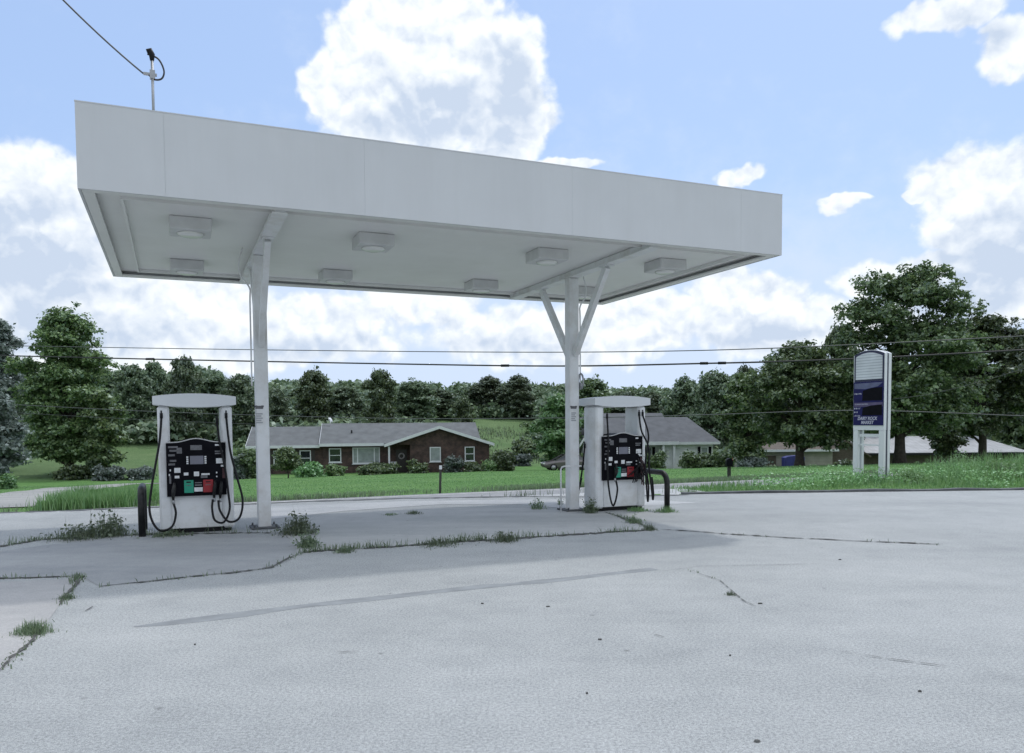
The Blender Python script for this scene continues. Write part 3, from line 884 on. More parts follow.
# ------------------------------------------------------------------ houses
def roof_x(b, x0, x1, y0, y1, ze, zr, t=.14):
    ym = (y0 + y1) / 2
    for a, c in ((y0, ym), (y1, ym)):
        prof = [(a, ze), (c, zr), (c, zr + t), (a, ze + t)]
        b.prism(prof, 0, x0, x1)


def roof_y(b, y0, y1, x0, x1, ze, zr, t=.14):
    xm = (x0 + x1) / 2
    for a, c in ((x0, xm), (x1, xm)):
        b.prism([(a, ze), (c, zr), (c, zr + t), (a, ze + t)], 1, y0, y1)


def window(parent, x0, x1, z0, z1, y, m='glass', mull=(), bar=True, name='window', fw_=.09):
    b = MB(); f = fw_
    b.box(x0, x1, y - .07, y + .02, z0, z0 + f); b.box(x0, x1, y - .07, y + .02, z1 - f, z1)
    b.box(x0, x0 + f, y - .07, y + .02, z0 + f, z1 - f); b.box(x1 - f, x1, y - .07, y + .02, z0 + f, z1 - f)
    b.box(x0 - .06, x1 + .06, y - .10, y + .02, z0 - .07, z0 - .002)
    zm = (z0 + z1) / 2
    xs = [x0 + f] + sorted(mull) + [x1 - f]
    for k in mull: b.box(k - .05, k + .05, y - .065, y + .02, z0 + f, z1 - f)
    if bar:
        for k in range(len(xs) - 1):
            a = xs[k] + (.05 if k else 0); c = xs[k + 1] - (.05 if k < len(xs) - 2 else 0)
            b.box(a, c, y - .05, y + .015, zm - .03, zm + .03)
    w = b.build(name, 'housetrim', parent)
    b = MB(); b.box(x0 + f, x1 - f, y - .012, y - .004, z0 + f, z1 - f); b.build('pane', m, w)
    return w


HP = at(370, 470, 73.5); HY = .17
bh = thing('brick_house', 'long low dark brick ranch house with grey roof and white trimmed windows', 'house', (HP[0], HP[1], -3.0), HY)
X0 = -11.1                                                               # left end; local x = X0 + metres


def hx(px): return (px - 370) / FPX * 73.5 * 1.0


b = MB()
xl, xm_, xr = hx(256), hx(324), hx(489)
b.box(xl, xm_ - .005, .4, 8, -.6, 2.52)
gx0, gx1 = hx(388), hx(489)
b.box(xm_, gx0 + 2.0, .2, 8.4, -.6, 2.66)                               # main block, wall set back behind the porch
b.box(gx0 + 2.0, gx1, -1.2, 8.4, -.6, 2.64)                             # gabled wing
gm = (gx0 + gx1) / 2
b.prism([(gx0 + .2, 2.645), (gx1, 2.645), (gm, 4.0)], 1, -1.2, -.9)
b.prism([(.4, 2.522), (8, 2.522), (4.2, 3.85)], 0, xl, xl + .25)
b.prism([(.2, 2.665), (8.4, 2.665), (4.3, 4.25)], 0, gx1 - .98, gx1 - .68)
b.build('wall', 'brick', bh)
b = MB()
roof_x(b, xl - .45, xm_ - .02, -.1, 8.5, 2.50, 4.22)
roof_x(b, xm_ - .25, gx1 - .6, -.4, 9.0, 2.62, 4.50)
roof_y(b, -1.7, 4.2, gx0 - .35, gx1 + .4, 2.55, 4.18)
rfo = b.build('roof', 'shingle', bh)
b = MB()
b.tube([(hx(352), 2.0, 3.5), (hx(352), 2.0, 4.0)], .08, 8); b.build('vent_pipe', 'dark', rfo)
b = MB()
b.loft([[(hx(329) + r_ * math.cos(t) * .5, 5.2 + .5 * r_ + r_ * .3 * math.sin(t), 5.0 + r_ * math.sin(t) * .5 - .4 * r_ * math.cos(t)) for t in np.linspace(0, 2 * math.pi, 13)[:-1]] for r_ in (.05, .3, .42)], cap=False)
b.tube([(hx(329), 5.2, 4.3), (hx(329), 5.2, 5.0)], .04, 6)
b.build('satellite_dish', 'housetrim', rfo)
b = MB()                                                                 # white eave and rake boards
b.box(xl - .45, xm_ - .26, -.13, -.102, 2.42, 2.66); b.box(xm_ - .25, gx0 - .36, -.43, -.402, 2.54, 2.80)
for a, c in ((gx0 - .35, gm), (gx1 + .4, gm)):
    b.prism([(a, 2.45), (c, 4.08), (c, 4.34), (a, 2.71)], 1, -1.74, -1.702)
for a in (-.1, 8.5):
    b.prism([(a, 2.40), (4.2, 4.12), (4.2, 4.39), (a, 2.66)], 0, xl - .485, xl - .452)
for a in (-.4, 4.3):
    pass
b.prism([(-.4, 2.58), (4.3, 4.46), (4.3, 4.66), (-.4, 2.78)], 0, xm_ - .285, xm_ - .252)
b.build('eave_trim', 'housetrim', bh)
b = MB(); b.box(gx0 + .0, gx0 + .16, -1.5, -1.34, .0, 2.5); b.build('porch_post', 'housetrim', bh)
b = MB(); b.box(gx0 - .2, gx0 + 1.99, -1.6, .19, -.5, .0); b.box(gx0 + .9, gx0 + 1.9, -2.1, -1.61, -.5, -.17); b.build('porch_floor', 'kerb', bh)
b = MB(); b.box(gx0 + .75, gx0 + 1.75, .12, .192, .01, 2.15); dd = b.build('front_door', 'door', bh)
b = MB(); cx = gx0 + 1.25
b.tube([(cx + .24 * math.cos(t), .10, 1.55 + .24 * math.sin(t)) for t in np.linspace(0, 2 * math.pi, 17)], .08, 6, cap=False); b.build('wreath', 'wreath', dd)
window(bh, hx(276.5), hx(287.5), .75, 2.2, .4); window(bh, hx(301.5), hx(312.5), .75, 2.2, .4)
window(bh, hx(330), hx(342), 1.05, 2.35, .2)
window(bh, hx(353), hx(380), .9, 2.4, .2, 'curtain', (hx(358), hx(374.5)), False)
window(bh, hx(429), hx(440), 1.05, 2.4, -1.2, 'curtain', (), False); window(bh, hx(464), hx(474), 1.05, 2.4, -1.2)
for xa in (hx(288.5), hx(313.2), hx(298), hx(273)):
    b = MB(); b.box(xa, xa + .28, .34, .397, .75, 2.2); b.build('shutter', 'door', bh)

chair = thing('porch_chair', 'small white porch chair beside the front door of the brick house', 'chair', bh.matrix_world @ Vector((0, 0, 0)) if False else (0, 0, 0))
ca, sa = math.cos(HY), math.sin(HY)


def HB(x, y): return (HP[0] + x * ca - y * sa, HP[1] + x * sa + y * ca)


chair.location = (*HB(gx0 + .5, -.9), -3.0); chair.rotation_euler = (0, 0, HY)
b = MB(); b.box(-.28, .28, -.25, .25, .40, .46); b.build('seat', 'housetrim', chair)
b = MB()
for k in range(5): b.box(-.27 + .11 * k, -.20 + .11 * k, .22, .26, .47, 1.0)
b.box(-.28, .28, .21, .27, 1.0, 1.07); b.build('backrest', 'housetrim', chair)
for sx in (-1, 1):
    for sy in (-1, 1):
        b = MB(); b.box(sx * .24 - .03, sx * .24 + .03, sy * .2 - .03, sy * .2 + .03, .0, .398); b.build('leg', 'housetrim', chair)
    b = MB(); b.box(sx * .29 - .035, sx * .29 + .035, -.25, .2, .64, .68); b.box(sx * .29 - .03, sx * .29 + .03, -.24, -.18, .47, .638); b.build('armrest', 'housetrim', chair)

# white house on the right
WP = at(650, 470, 74.0); WY = .10
wh_ = thing('white_house', 'white sided house with steep slate grey roof and porch behind the right fuel pump', 'house', (WP[0], WP[1], -2.85), WY)


def wx(px): return (px - 650) / FPX * 74.0


b = MB()
a0, a1, a2 = wx(590), wx(676), wx(716)
b.box(a0, a1, 1.8, 9.5, -.6, 2.6); b.box(a1 - 1.0, a2, .3, 8.6, -.6, 2.598)
b.prism([(1.8, 2.605), (9.5, 2.605), (5.0, 4.95)], 0, a0, a0 + .2)
b.build('wall', 'siding', wh_)
b = MB()
roof_x(b, a0 - .3, a1 + .2, -.4, 10.6, 2.42, 5.15)
# right wing roof with hipped right end
z0_, zr_ = 2.40, 4.75
xa, xb, ya, yb = a1 - 2.2, a2 + .55, -.15, 9.1; ymid = (ya + yb) / 2
v = [(xa, ya, z0_), (xb, ya, z0_), (xb, yb, z0_), (xa, yb, z0_), (xa, ymid, zr_), (xb - 1.7, ymid, zr_)]
v += [(x, y, z + .12) for x, y, z in v]
b.add(v, [(0, 1, 5, 4), (1, 2, 5), (2, 3, 4, 5), (6, 7, 11, 10), (7, 8, 11), (8, 9, 10, 11), (0, 1, 7, 6), (1, 2, 8, 7), (2, 3, 9, 8)])
b.build('roof', 'shingle2', wh_)
# left cross wing with its white gable turned to the road
b = MB(); g0, g1 = wx(578), wx(604); gmid = (g0 + g1) / 2
b.box(g0, g1, -2.0, 6.0, -.6, 2.50); b.prism([(g0, 2.505), (g1, 2.505), (gmid, 4.6)], 1, -2.0, -1.8); b.build('gable_wing', 'siding', wh_)
b = MB(); roof_y(b, -2.4, 5.0, g0 - .4, g1 + .4, 2.30, 4.75); b.build('wing_roof', 'shingle2', wh_)
b = MB()
for a, c in ((g0 - .4, gmid), (g1 + .4, gmid)): b.prism([(a, 2.2), (c, 4.66), (c, 4.92), (a, 2.46)], 1, -2.44, -2.402)
b.box(g1 + .41, a1 + .2, -.44, -.402, 2.28, 2.58); b.box(a1 + .21, a2 + .55, -.19, -.152, 2.28, 2.52)
b.build('eave_trim', 'housetrim', wh_)
for px in (663, 674):
    b = MB(); b.box(wx(px) - .1, wx(px) + .1, -.3, -.1, -.2, 2.4); b.build('porch_post', 'housetrim', wh_)
b = MB(); b.box(wx(606), a1 - 1.02, -.4, 1.79, -.5, -.2); b.build('porch_floor', 'kerb', wh_)
b = MB(); b.box(wx(666), wx(671), 1.72, 1.795, -.18, 2.0); b.build('front_door', 'door', wh_)
window(wh_, wx(651), wx(657), .5, 2.0, 1.8); 
for px in (648.5, 657.8):
    b = MB(); b.box(wx(px), wx(px) + .25, 1.74, 1.796, .5, 2.0); b.build('shutter', 'black', wh_)
window(wh_, wx(703), wx(711), .7, 2.05, .3, 'curtain')
for px in (700.2, 711.6):
    b = MB(); b.box(wx(px), wx(px) + .24, .24, .296, .7, 2.05); b.build('shutter', 'black', wh_)
window(wh_, wx(583), wx(590), .7, 2.0, -2.0)

# tan shed and long metal roofed building beyond the right-hand trees
SP = at(786, 466, 77); SY_ = .05
sh = thing('tan_shed', 'low pale tan shed with a flat eave beyond the dark leaning tree', 'shed', (SP[0], SP[1], -3.3), SY_)
b = MB(); b.box(-3.4, 4.6, 0, 5, -.6, 2.0); b.build('wall', 'tansiding', sh)
b = MB(); roof_x(b, -3.8, 5.0, -.5, 5.5, 1.98, 2.6); b.build('roof', 'brown', sh)
b = MB(); b.box(-3.8, 5.0, -.54, -.502, 1.9, 2.12); b.build('eave_trim', 'housetrim', sh)
b = MB(); b.box(-2.4, -1.0, -.05, -.003, -.4, 1.5); b.build('door', 'brown', sh)
p_ = at(793, 459.5, 75.2); low_ = hz(p_[0], p_[1]) - p_[2] - .05
b = MB()
prof = [(-.9, low_), (.9, low_), (.92, .2), (.8, .34), (.2, .38), (-.5, .33), (-.92, .2)]
b.prism(prof, 1, -.5, .5)
o = b.build('tarp_stack', 'tarp'); o.location = [float(c) for c in p_]
tag(o, 'stack wrapped in a blue tarp against the tan shed wall', 'tarp stack')

LP = at(905, 450, 82)
lb = thing('metal_roof_building', 'long low building with pale metal roof and brown gable behind the right-hand tree trunks', 'building', (LP[0], LP[1], -3.6), .0)


def lx(px): return (px - 905) / FPX * 82.0


b = MB(); b.box(lx(840), lx(1018), 0.0, 9.0, -.6, 1.75); b.build('wall', 'brown', lb)
b = MB(); roof_x(b, lx(838), lx(1001), -1.0, 10, 1.70, 3.25); 
xe = lx(1001) + .002
v = [(xe, -1.0, 1.70), (lx(1024), -1.0, 1.70), (lx(1024), 10, 1.70), (xe, 10, 1.70), (xe, 4.5, 3.25)]; v += [(x, y, z + .14) for x, y, z in v]
b.add(v, [(0, 1, 4), (1, 2, 4), (2, 3, 4), (5, 6, 9), (6, 7, 9), (7, 8, 9), (0, 1, 6, 5), (1, 2, 7, 6)])
b.build('roof', 'metalroof', lb)
b = MB(); b.box(lx(838), lx(1024), -1.05, -1.003, 1.58, 1.80); b.build('gutter', 'dark', lb)
b = MB(); w0, w1 = lx(812), lx(852); wm = (w0 + w1) / 2 - .4
b.box(w0 + .4, w1 - .4, -4, -.01, -.6, 1.6); b.prism([(w0 + .2, 1.61), (w1 - .2, 1.61), (wm, 3.1)], 1, -4, -3.8); b.build('gable_end', 'brown', lb)
b = MB()
for a, c in ((w0, wm), (w1, wm)): b.prism([(a, 1.55), (c, 3.12), (c, 3.26), (a, 1.69)], 1, -4.4, 1.0)
b.build('gable_roof', 'brown', lb)
b = MB(); b.box(wm + .6, wm + 1.8, -4.05, -4.003, -.5, 1.3); b.build('door', 'tansiding', lb)


# ------------------------------------------------------------------ car, mailbox, stake
def car(loc, rz):
    t = thing('parked_car', 'dark grey sedan parked on the grass by a green tree between the houses', 'car', loc, rz)
    L = 4.5
    st = [(-2.25, .42, .62, .70), (-2.1, .30, .74, .82), (-1.3, .22, .90, .90), (-.6, .22, .95, .90), (.9, .22, .97, .90), (1.6, .24, .98, .88), (2.15, .32, .92, .82), (2.25, .45, .80, .72)]
    rings = []
    for x, zb, zt, hw in st:
        rings.append([(x, -hw * .92, zb), (x, -hw, zb + .15), (x, -hw, zt - .18), (x, -hw * .86, zt), (x, hw * .86, zt), (x, hw, zt - .18), (x, hw, zb + .15), (x, hw * .92, zb)])
    b = MB(); b.loft(rings, cap=True, smooth=False); b.build('body', 'carpaint', t)
    rings = []
    for x, z, hw in ((-1.15, .90, .80), (-.25, 1.40, .62), (.75, 1.42, .62), (1.65, .96, .78)):
        rings.append([(x, -hw, z), (x, hw, z)])
    b = MB()
    b.add([(-1.2, -.80, .90), (1.7, -.78, .96), (.8, -.62, 1.40), (-.3, -.62, 1.38), (-1.2, .80, .90), (1.7, .78, .96), (.8, .62, 1.40), (-.3, .62, 1.38)],
          [(0, 1, 2, 3), (4, 7, 6, 5), (0, 3, 7, 4), (1, 5, 6, 2), (3, 2, 6, 7), (0, 4, 5, 1)])
    b.build('cabin_glass', 'glass', t)
    b = MB(); b.box(-.36, .86, -.64, .64, 1.385, 1.44, .02)
    for s in (-1, 1):
        b.bar((-1.2, s * .79, .92), (-.32, s * .63, 1.40), .05, .05); b.bar((1.7, s * .77, .97), (.82, s * .63, 1.41), .06, .06); b.bar((.25, s * .80, .95), (.25, s * .645, 1.39), .05, .07)
    b.build('roof', 'carpaint', t)
    for sx in (-1.4, 1.4):
        for s in (-1, 1):
            b = MB(); b.tube([(sx, s * .70, .32), (sx, s * .92, .32)], .32, 18); w = b.build('wheel', 'dark', t)
            b = MB(); b.tube([(sx, s * .915, .32), (sx, s * .935, .32)], .2, 14); b.build('rim', 'metal', w)
    for s in (-1, 1):
        b = MB(); b.box(-2.255, -2.12, s * .6 - .16, s * .6 + .16, .60, .72, .02); b.build('headlight', 'lens', t)
        b = MB(); b.box(2.16, 2.262, s * .6 - .16, s * .6 + .16, .68, .82, .02); b.build('taillight', 'red', t)


p = at(566, 470, 70); car((p[0] + .1, p[1], hz(p[0], p[1])), .15)

p = ghit(729, 478)
mb_ = thing('mailbox', 'black mailbox on a dark post at the edge of the far lawn', 'mailbox', (p[0], p[1], p[2]), -.15)
mb_.scale = (.75, .75, .85)
b = MB(); b.box(-.09, .09, -.09, .09, -.2, .62); b.build('post', 'wood', mb_)
prof = [(-.17, .60), (.17, .60), (.17, .80)] + [(.17 * math.cos(a), .80 + .17 * math.sin(a)) for a in np.linspace(.3, math.pi - .3, 8)] + [(-.17, .80)]
b = MB(); b.prism(prof, 1, -.32, .28); bx_ = b.build('box', 'black', mb_)
b = MB(); b.box(.172, .19, -.1, -.04, .7, .98); b.build('flag', 'red', bx_)

p = ghit(440, 494)
b = MB(); b.box(-.035, .035, -.025, .025, -.2, .80)
mk = b.build('marker_stake', 'wood'); mk.location = (p[0], p[1], p[2]); mk.rotation_euler = (.02, .03, .3)
tag(mk, 'slim dark marker stake with pale tip standing on the lawn edge', 'stake')
b = MB(); b.box(-.04, .04, -.03, .03, .802, .92); b.build('tip', 'housetrim', mk)


# ------------------------------------------------------------------ vegetation
def leaf_quads(P, Nrm, size, r, el=1.7):
    """diamond leaves at P with normals Nrm"""
    n = len(P)
    Nrm = Nrm / (np.linalg.norm(Nrm, axis=1)[:, None] + 1e-9)
    a = np.cross(Nrm, r.normal(size=(n, 3))); a /= (np.linalg.norm(a, axis=1)[:, None] + 1e-9)
    b = np.cross(Nrm, a)
    s = size[:, None] * .5
    V = np.stack([P - a * s * el, P - b * s, P + a * s * el, P + b * s], 1)
    V[:, 1] += Nrm * s * .35; V[:, 3] += Nrm * s * .35
    F = np.arange(n * 4).reshape(n, 4)
    return V.reshape(-1, 3), F


def crown_pts(lobes, n, leaf, r, clump=26, spread=.3):
    c = np.array([l[0] for l in lobes], float); rad = np.array([l[1] for l in lobes], float)
    w = (rad ** 2).sum(1) if rad.ndim == 2 else rad ** 2
    w = w / w.sum()
    k = max(4, n // clump)
    li = r.choice(len(lobes), k, p=w)
    d = r.normal(size=(k, 3)); d /= np.linalg.norm(d, axis=1)[:, None]
    d[:, 2] = np.where(d[:, 2] < -.3, -d[:, 2] * .6, d[:, 2])
    q = r.random(k) ** .38
    q = q * (1 + .16 * r.normal(size=k))
    rr_ = rad[li] if rad.ndim == 2 else rad[li][:, None]
    cc = c[li] + d * q[:, None] * rr_
    idx = np.repeat(np.arange(k), clump)
    g = r.normal(size=(len(idx), 3)) * spread * leaf * np.array([3.6, 3.6, 2.2])
    P = cc[idx] + g
    Nn = d[idx] * .45 + np.array([0, 0, .55]) + r.normal(size=(len(idx), 3)) * .55
    sz = leaf * r.uniform(.55, 1.3, len(idx))
    return leaf_quads(P, Nn, sz, r)


def make_lobes(H, Rc, base, n, r, shape='round'):
    """lobe centres/radii filling a crown envelope from height base to H"""
    L = []; hgt = H - base
    for k in range(n):
        t = (k + .5) / n
        if shape == 'round': env = math.sin(math.pi * (.12 + .80 * t)) ** .7
        elif shape == 'spread': env = (math.sin(math.pi * (.18 + .76 * t))) ** .5
        elif shape == 'cone': env = (1 - t) ** .7 * .95 + .1
        else: env = math.sin(math.pi * (.2 + .7 * t)) ** .6 * r.uniform(.7, 1.1)
        a = k * 2.399 + r.uniform(-.5, .5)
        lr = Rc * r.uniform(.30, .46) * (1.1 - .35 * t)
        d = max(0, Rc * env - lr * .8) * r.uniform(.55, 1.05)
        L.append(((d * math.cos(a), d * math.sin(a), base + hgt * (.06 + .86 * t)), (lr, lr, lr * r.uniform(.6, .85))))
    L.append(((0, 0, base + hgt * .5), (Rc * .45, Rc * .45, hgt * .36)))
    L.append(((Rc * r.uniform(-.15, .15), 0, H - Rc * .32), (Rc * .34, Rc * .34, Rc * .34)))
    return L


def trunk_mesh(H, base, lobes, tr, r, fork=None, name='trunk'):
    b = MB()
    top = H * .78
    n = 9
    pts = []; rs_ = []
    wob = r.normal(0, .012 * H, (n, 2)); wob[0] = 0
    for k in range(n):
        t = k / (n - 1); pts.append((wob[k, 0] * t, wob[k, 1] * t, -.35 + t * (top + .35)))
        rs_.append(tr * ((1 - t) ** .8 * .85 + .10) * (1 + .5 * math.exp(-t * 22)))
    b.tube(pts, rs_, 9)
    order = sorted(lobes, key=lambda l: l[0][2])
    for (c, rad) in order[:max(6, len(order) * 2 // 3)]:
        zs = max(base * .75, min(c[2] - .5 * math.hypot(c[0], c[1]) - .2, top * .92)); 
        t = (zs + .35) / (top + .35); sx = np.interp(t, np.linspace(0, 1, n), [p[0] for p in pts]); sy = np.interp(t, np.linspace(0, 1, n), [p[1] for p in pts])
        s0 = Vector((sx, sy, zs)); e = Vector(c); mid = (s0 + e) / 2 + Vector((r.normal(0, .1), r.normal(0, .1), .12 * (e - s0).length))
        r0 = tr * .42 * (1 - t * .6)
        b.tube(spline([s0, mid, e], 4), list(np.linspace(r0, r0 * .2, 9)), 6)
    return b


TREE_CACHE = {}


def tree(name, label, cat, loc, H, Rc, base, tr, mkey, nleaf, leaf, seed, nl=14, shape='round', group=None, sx=1.0):
    r = np.random.default_rng(seed)
    t = thing(name, label, cat, loc, r.uniform(0, 6.28) if sx == 1 else 0, group)
    lobes = make_lobes(H, Rc, base, nl, r, shape)
    trunk_mesh(H, base, lobes, tr, r).build('trunk', 'bark', t)
    V, F = crown_pts(lobes, nleaf, leaf, r)
    if sx != 1: V[:, 0] *= sx
    tri_mesh('crown', V, F, mkey, t)
    return t


def ground_at(px, Y):
    p = at(px, 420, Y); return p[0], p[1], hz(p[0], p[1])


def horizon(px): return 421.5 - .0071 * (px - 512)


def htop(px, ytop, Y): return CAM_H + (horizon(px) - ytop) / FPX * Y


def tree_px(name, label, cat, px, ytop, Y, wpx, mkey, nleaf, leaf, seed, base=1.6, tr=.25, nl=14, shape='round', group=None):
    x, y, z = ground_at(px, Y)
    H = htop(px, ytop, Y) - z
    return tree(name, label, cat, (x, y, z), H, wpx / FPX * Y / 2, min(base, H * .4), tr, mkey, nleaf, leaf, seed, nl, shape, group)


G1 = 'large trees around the lot'
tree_px('shade_tree', 'tallest dark shade tree with forked trunk behind the price sign', 'tree', 900, 268, 53, 172, 'leaf_dark', 66000, .155, 11, 1.3, .38, 24, 'spread', G1)
tree_px('shade_tree', 'broad dark shade tree at the right edge of the photo with a straight trunk', 'tree', 983, 316, 60, 130, 'leaf_dark', 40000, .175, 12, 1.7, .34, 18, 'spread', G1)
tree_px('shade_tree', 'low spreading dark tree with hanging branches left of the price sign', 'tree', 800, 342, 54, 122, 'leaf_dark', 42000, .155, 13, 1.0, .33, 20, 'spread', G1)
tree_px('shade_tree', 'bushy brighter green tree against the right end of the white house', 'tree', 748, 372, 68, 62, 'leaf_mid', 24000, .18, 14, .6, .22, 14, 'round', G1)
tree_px('shade_tree', 'tall dense green tree on the far left behind the gravel driveway', 'tree', 68, 309, 71, 108, 'leaf_mid', 58000, .19, 25, .5, .40, 34, 'irregular', G1)
tree_px('shade_tree', 'bushy green tree leaning out right of the tall left tree', 'tree', 104, 392, 69, 50, 'leaf_mid', 14000, .22, 16, .5, .2, 12, 'round', G1)
tree_px('shade_tree', 'pale greyish green tree cut off by the left edge of the photo', 'tree', 2, 322, 74, 66, 'leaf_grey', 36000, .2, 17, 1.2, .35, 16, 'irregular', G1)
tree_px('shade_tree', 'drooping grey green tree low at the left edge beside the driveway', 'tree', -8, 396, 52, 62, 'leaf_grey', 17000, .18, 18, .4, .2, 12, 'round', G1)
tree_px('shade_tree', 'round bright topped tree directly behind the right canopy column', 'tree', 560, 396, 73, 62, 'leaf_bright', 28000, .18, 19, .5, .22, 16, 'round', G1)
tree_px('sapling', 'small green ornamental tree on a thin stem before the brick house windows', 'tree', 287, 449, 62, 34, 'leaf_mid', 6500, .13, 20, .55, .07, 9, 'round')
tree_px('sapling', 'dark shrubby tree with a leafy skirt between the two right-hand trunks', 'tree', 945, 425, 57, 30, 'leaf_dark', 6000, .18, 21, .6, .1, 8, 'round')

# treeline: each crown on the skyline is a tree of its own
LINE = [
    (22, 362, 104, 46, 'tree filling the gap between the pale left tree and the tall left tree'),
    (133, 364, 100, 40, 'treeline tree just right of the tall left tree'),
    (157, 361, 106, 38, 'treeline tree rising over the left fuel pump header, left of its middle'),
    (186, 357, 98, 42, 'highest treeline tree directly above the left fuel pump'),
    (214, 371, 104, 36, 'treeline tree over the right end of the left pump header'),
    (241, 374, 98, 42, 'treeline tree immediately left of the left canopy column'),
    (277, 388, 108, 36, 'treeline tree just right of the left canopy column'),
    (314, 370, 112, 38, 'tall rounded dark tree standing above the gap in the brick house roofs'),
    (346, 386, 116, 40, 'treeline tree above the vent pipe on the brick house roof'),
    (381, 370, 108, 30, 'dark narrow topped tree above the porch post of the brick house'),
    (414, 381, 120, 46, 'broad hazy tree above the gable of the brick house'),
    (438, 389, 138, 40, 'pale hazy tree just right of the broad hazy one over the gable'),
    (462, 396, 100, 22, 'dark small tree behind the right end of the brick house roof'),
    (489, 377, 146, 42, 'treeline tree left of the two crowns over the round bush'),
    (518, 376, 142, 44, 'treeline tree straight above the round clipped bush'),
    (548, 391, 140, 36, 'treeline tree left of the right canopy column above the bright tree'),
    (592, 378, 118, 44, 'dark tree immediately right of the right canopy column'),
    (624, 391, 122, 40, 'treeline tree directly above the right fuel pump header'),
    (652, 393, 120, 38, 'treeline tree above the main ridge of the white house'),
    (684, 378, 102, 44, 'rounded tree above the lower roof of the white house'),
    (712, 371, 98, 46, 'leafy tree behind the hipped end of the white house'),
    (744, 366, 96, 46, 'treeline tree behind the bushy tree at the end of the white house'),
    (780, 354, 92, 52, 'treeline tree behind the low spreading tree left of the sign'),
    (838, 322, 84, 60, 'dark tree filling the left shoulder of the tallest shade tree'),
    (870, 352, 92, 70, 'background tree seen through the gaps left of the forked trunk'),
    (950, 340, 92, 66, 'background tree seen between the forked trunk and the straight trunk'),
    (1024, 330, 90, 66, 'background tree at the right edge behind the straight trunked tree'),
]
PROTO = []
for k in range(6):
    r = np.random.default_rng(100 + k)
    lob = make_lobes(10, 4.0, .3, 17, r, ('round', 'irregular', 'spread', 'round', 'irregular', 'round')[k])
    V, F = crown_pts(lob, 15000, .30, r, 18, .28)
    PROTO.append((trunk_mesh(10, 1.2, lob, .26, r), V, F))
proto_me = []
for k, (tm, V, F) in enumerate(PROTO):
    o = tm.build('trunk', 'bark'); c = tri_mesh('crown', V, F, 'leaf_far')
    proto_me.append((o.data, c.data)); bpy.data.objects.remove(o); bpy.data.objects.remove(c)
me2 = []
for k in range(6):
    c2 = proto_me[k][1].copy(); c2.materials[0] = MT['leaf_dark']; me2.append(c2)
rl = np.random.default_rng(50)
for k, (px, yt, Y, wpx, lab) in enumerate(LINE):
    x, y, z = ground_at(px, Y)
    H = htop(px, yt, Y) - z
    t = thing('treeline_tree', lab, 'tree', (x, y, z - .1), rl.uniform(0, 6.28), 'trees of the far treeline')
    i = int(rl.integers(0, 6))
    dark = px in (314, 381, 592, 462, 838, 870, 950, 1024)
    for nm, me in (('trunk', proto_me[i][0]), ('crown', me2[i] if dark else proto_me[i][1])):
        o = bpy.data.objects.new(nm, me); COL.objects.link(o); o.parent = t
    w = wpx * 1.12 / FPX * Y / 8.0 * rl.uniform(.82, 1.3)
    t.scale = (w, w * rl.uniform(.85, 1.2), (H + .1) / 10.1)

# far woodland behind: reads as one mass
VV = []; FF = []; off = 0
rw = np.random.default_rng(60)
cont = np.array([(-60, 372), (0, 374), (130, 374), (200, 372), (250, 388), (300, 396), (380, 395), (430, 398), (480, 395), (540, 398), (600, 398), (660, 398), (720, 382), (800, 372), (900, 366), (1100, 366)], float)
for px in np.arange(-60, 1110, 15):
    for Y in (rw.uniform(128, 150), rw.uniform(150, 185)):
        if 424 < px < 456 and Y < 150: continue
        if 470 < px < 545 and Y < 150: Y += 32
        x, y, z = ground_at(px + rw.uniform(-8, 8), Y)
        H = max(5, htop(px, np.interp(px, cont[:, 0], cont[:, 1]) + rw.uniform(-4, 8), Y) - z)
        R_ = rw.uniform(3.2, 5.0)
        lob = make_lobes(H, R_, .3, 7, rw, 'irregular')
        V, F = crown_pts(lob, 1500, .62, rw, 16, .26)
        VV.append(V + np.array([x, y, z])); FF.append(F + off); off += len(V)
for k in range(1500):
    px = rw.uniform(-70, 1110); n_ = rw.uniform(104, 150) if px < 240 else (rw.uniform(94, 150) if 430 > px or px > 545 else rw.uniform(112, 150))
    if 425 < px < 456 or (465 < px < 545 and n_ < 130): continue
    r3 = ray(px, 420); Y = n_ / (r3[1] * CY - r3[0] * SY)
    if px > 700: Y = rw.uniform(88, 125)
    x, y, z = ground_at(px, Y)
    a_, c_ = rw.uniform(1.2, 2.6), rw.uniform(.8, 2.4)
    V, F = crown_pts([((0, 0, c_ * .45), (a_, a_, c_ * .6))], 130, .55, rw, 10, .3)
    VV.append(V + np.array([x, y, z])); FF.append(F + off); off += len(V)
stuff(tri_mesh('woodland', np.concatenate(VV), np.concatenate(FF), 'leaf_far'))


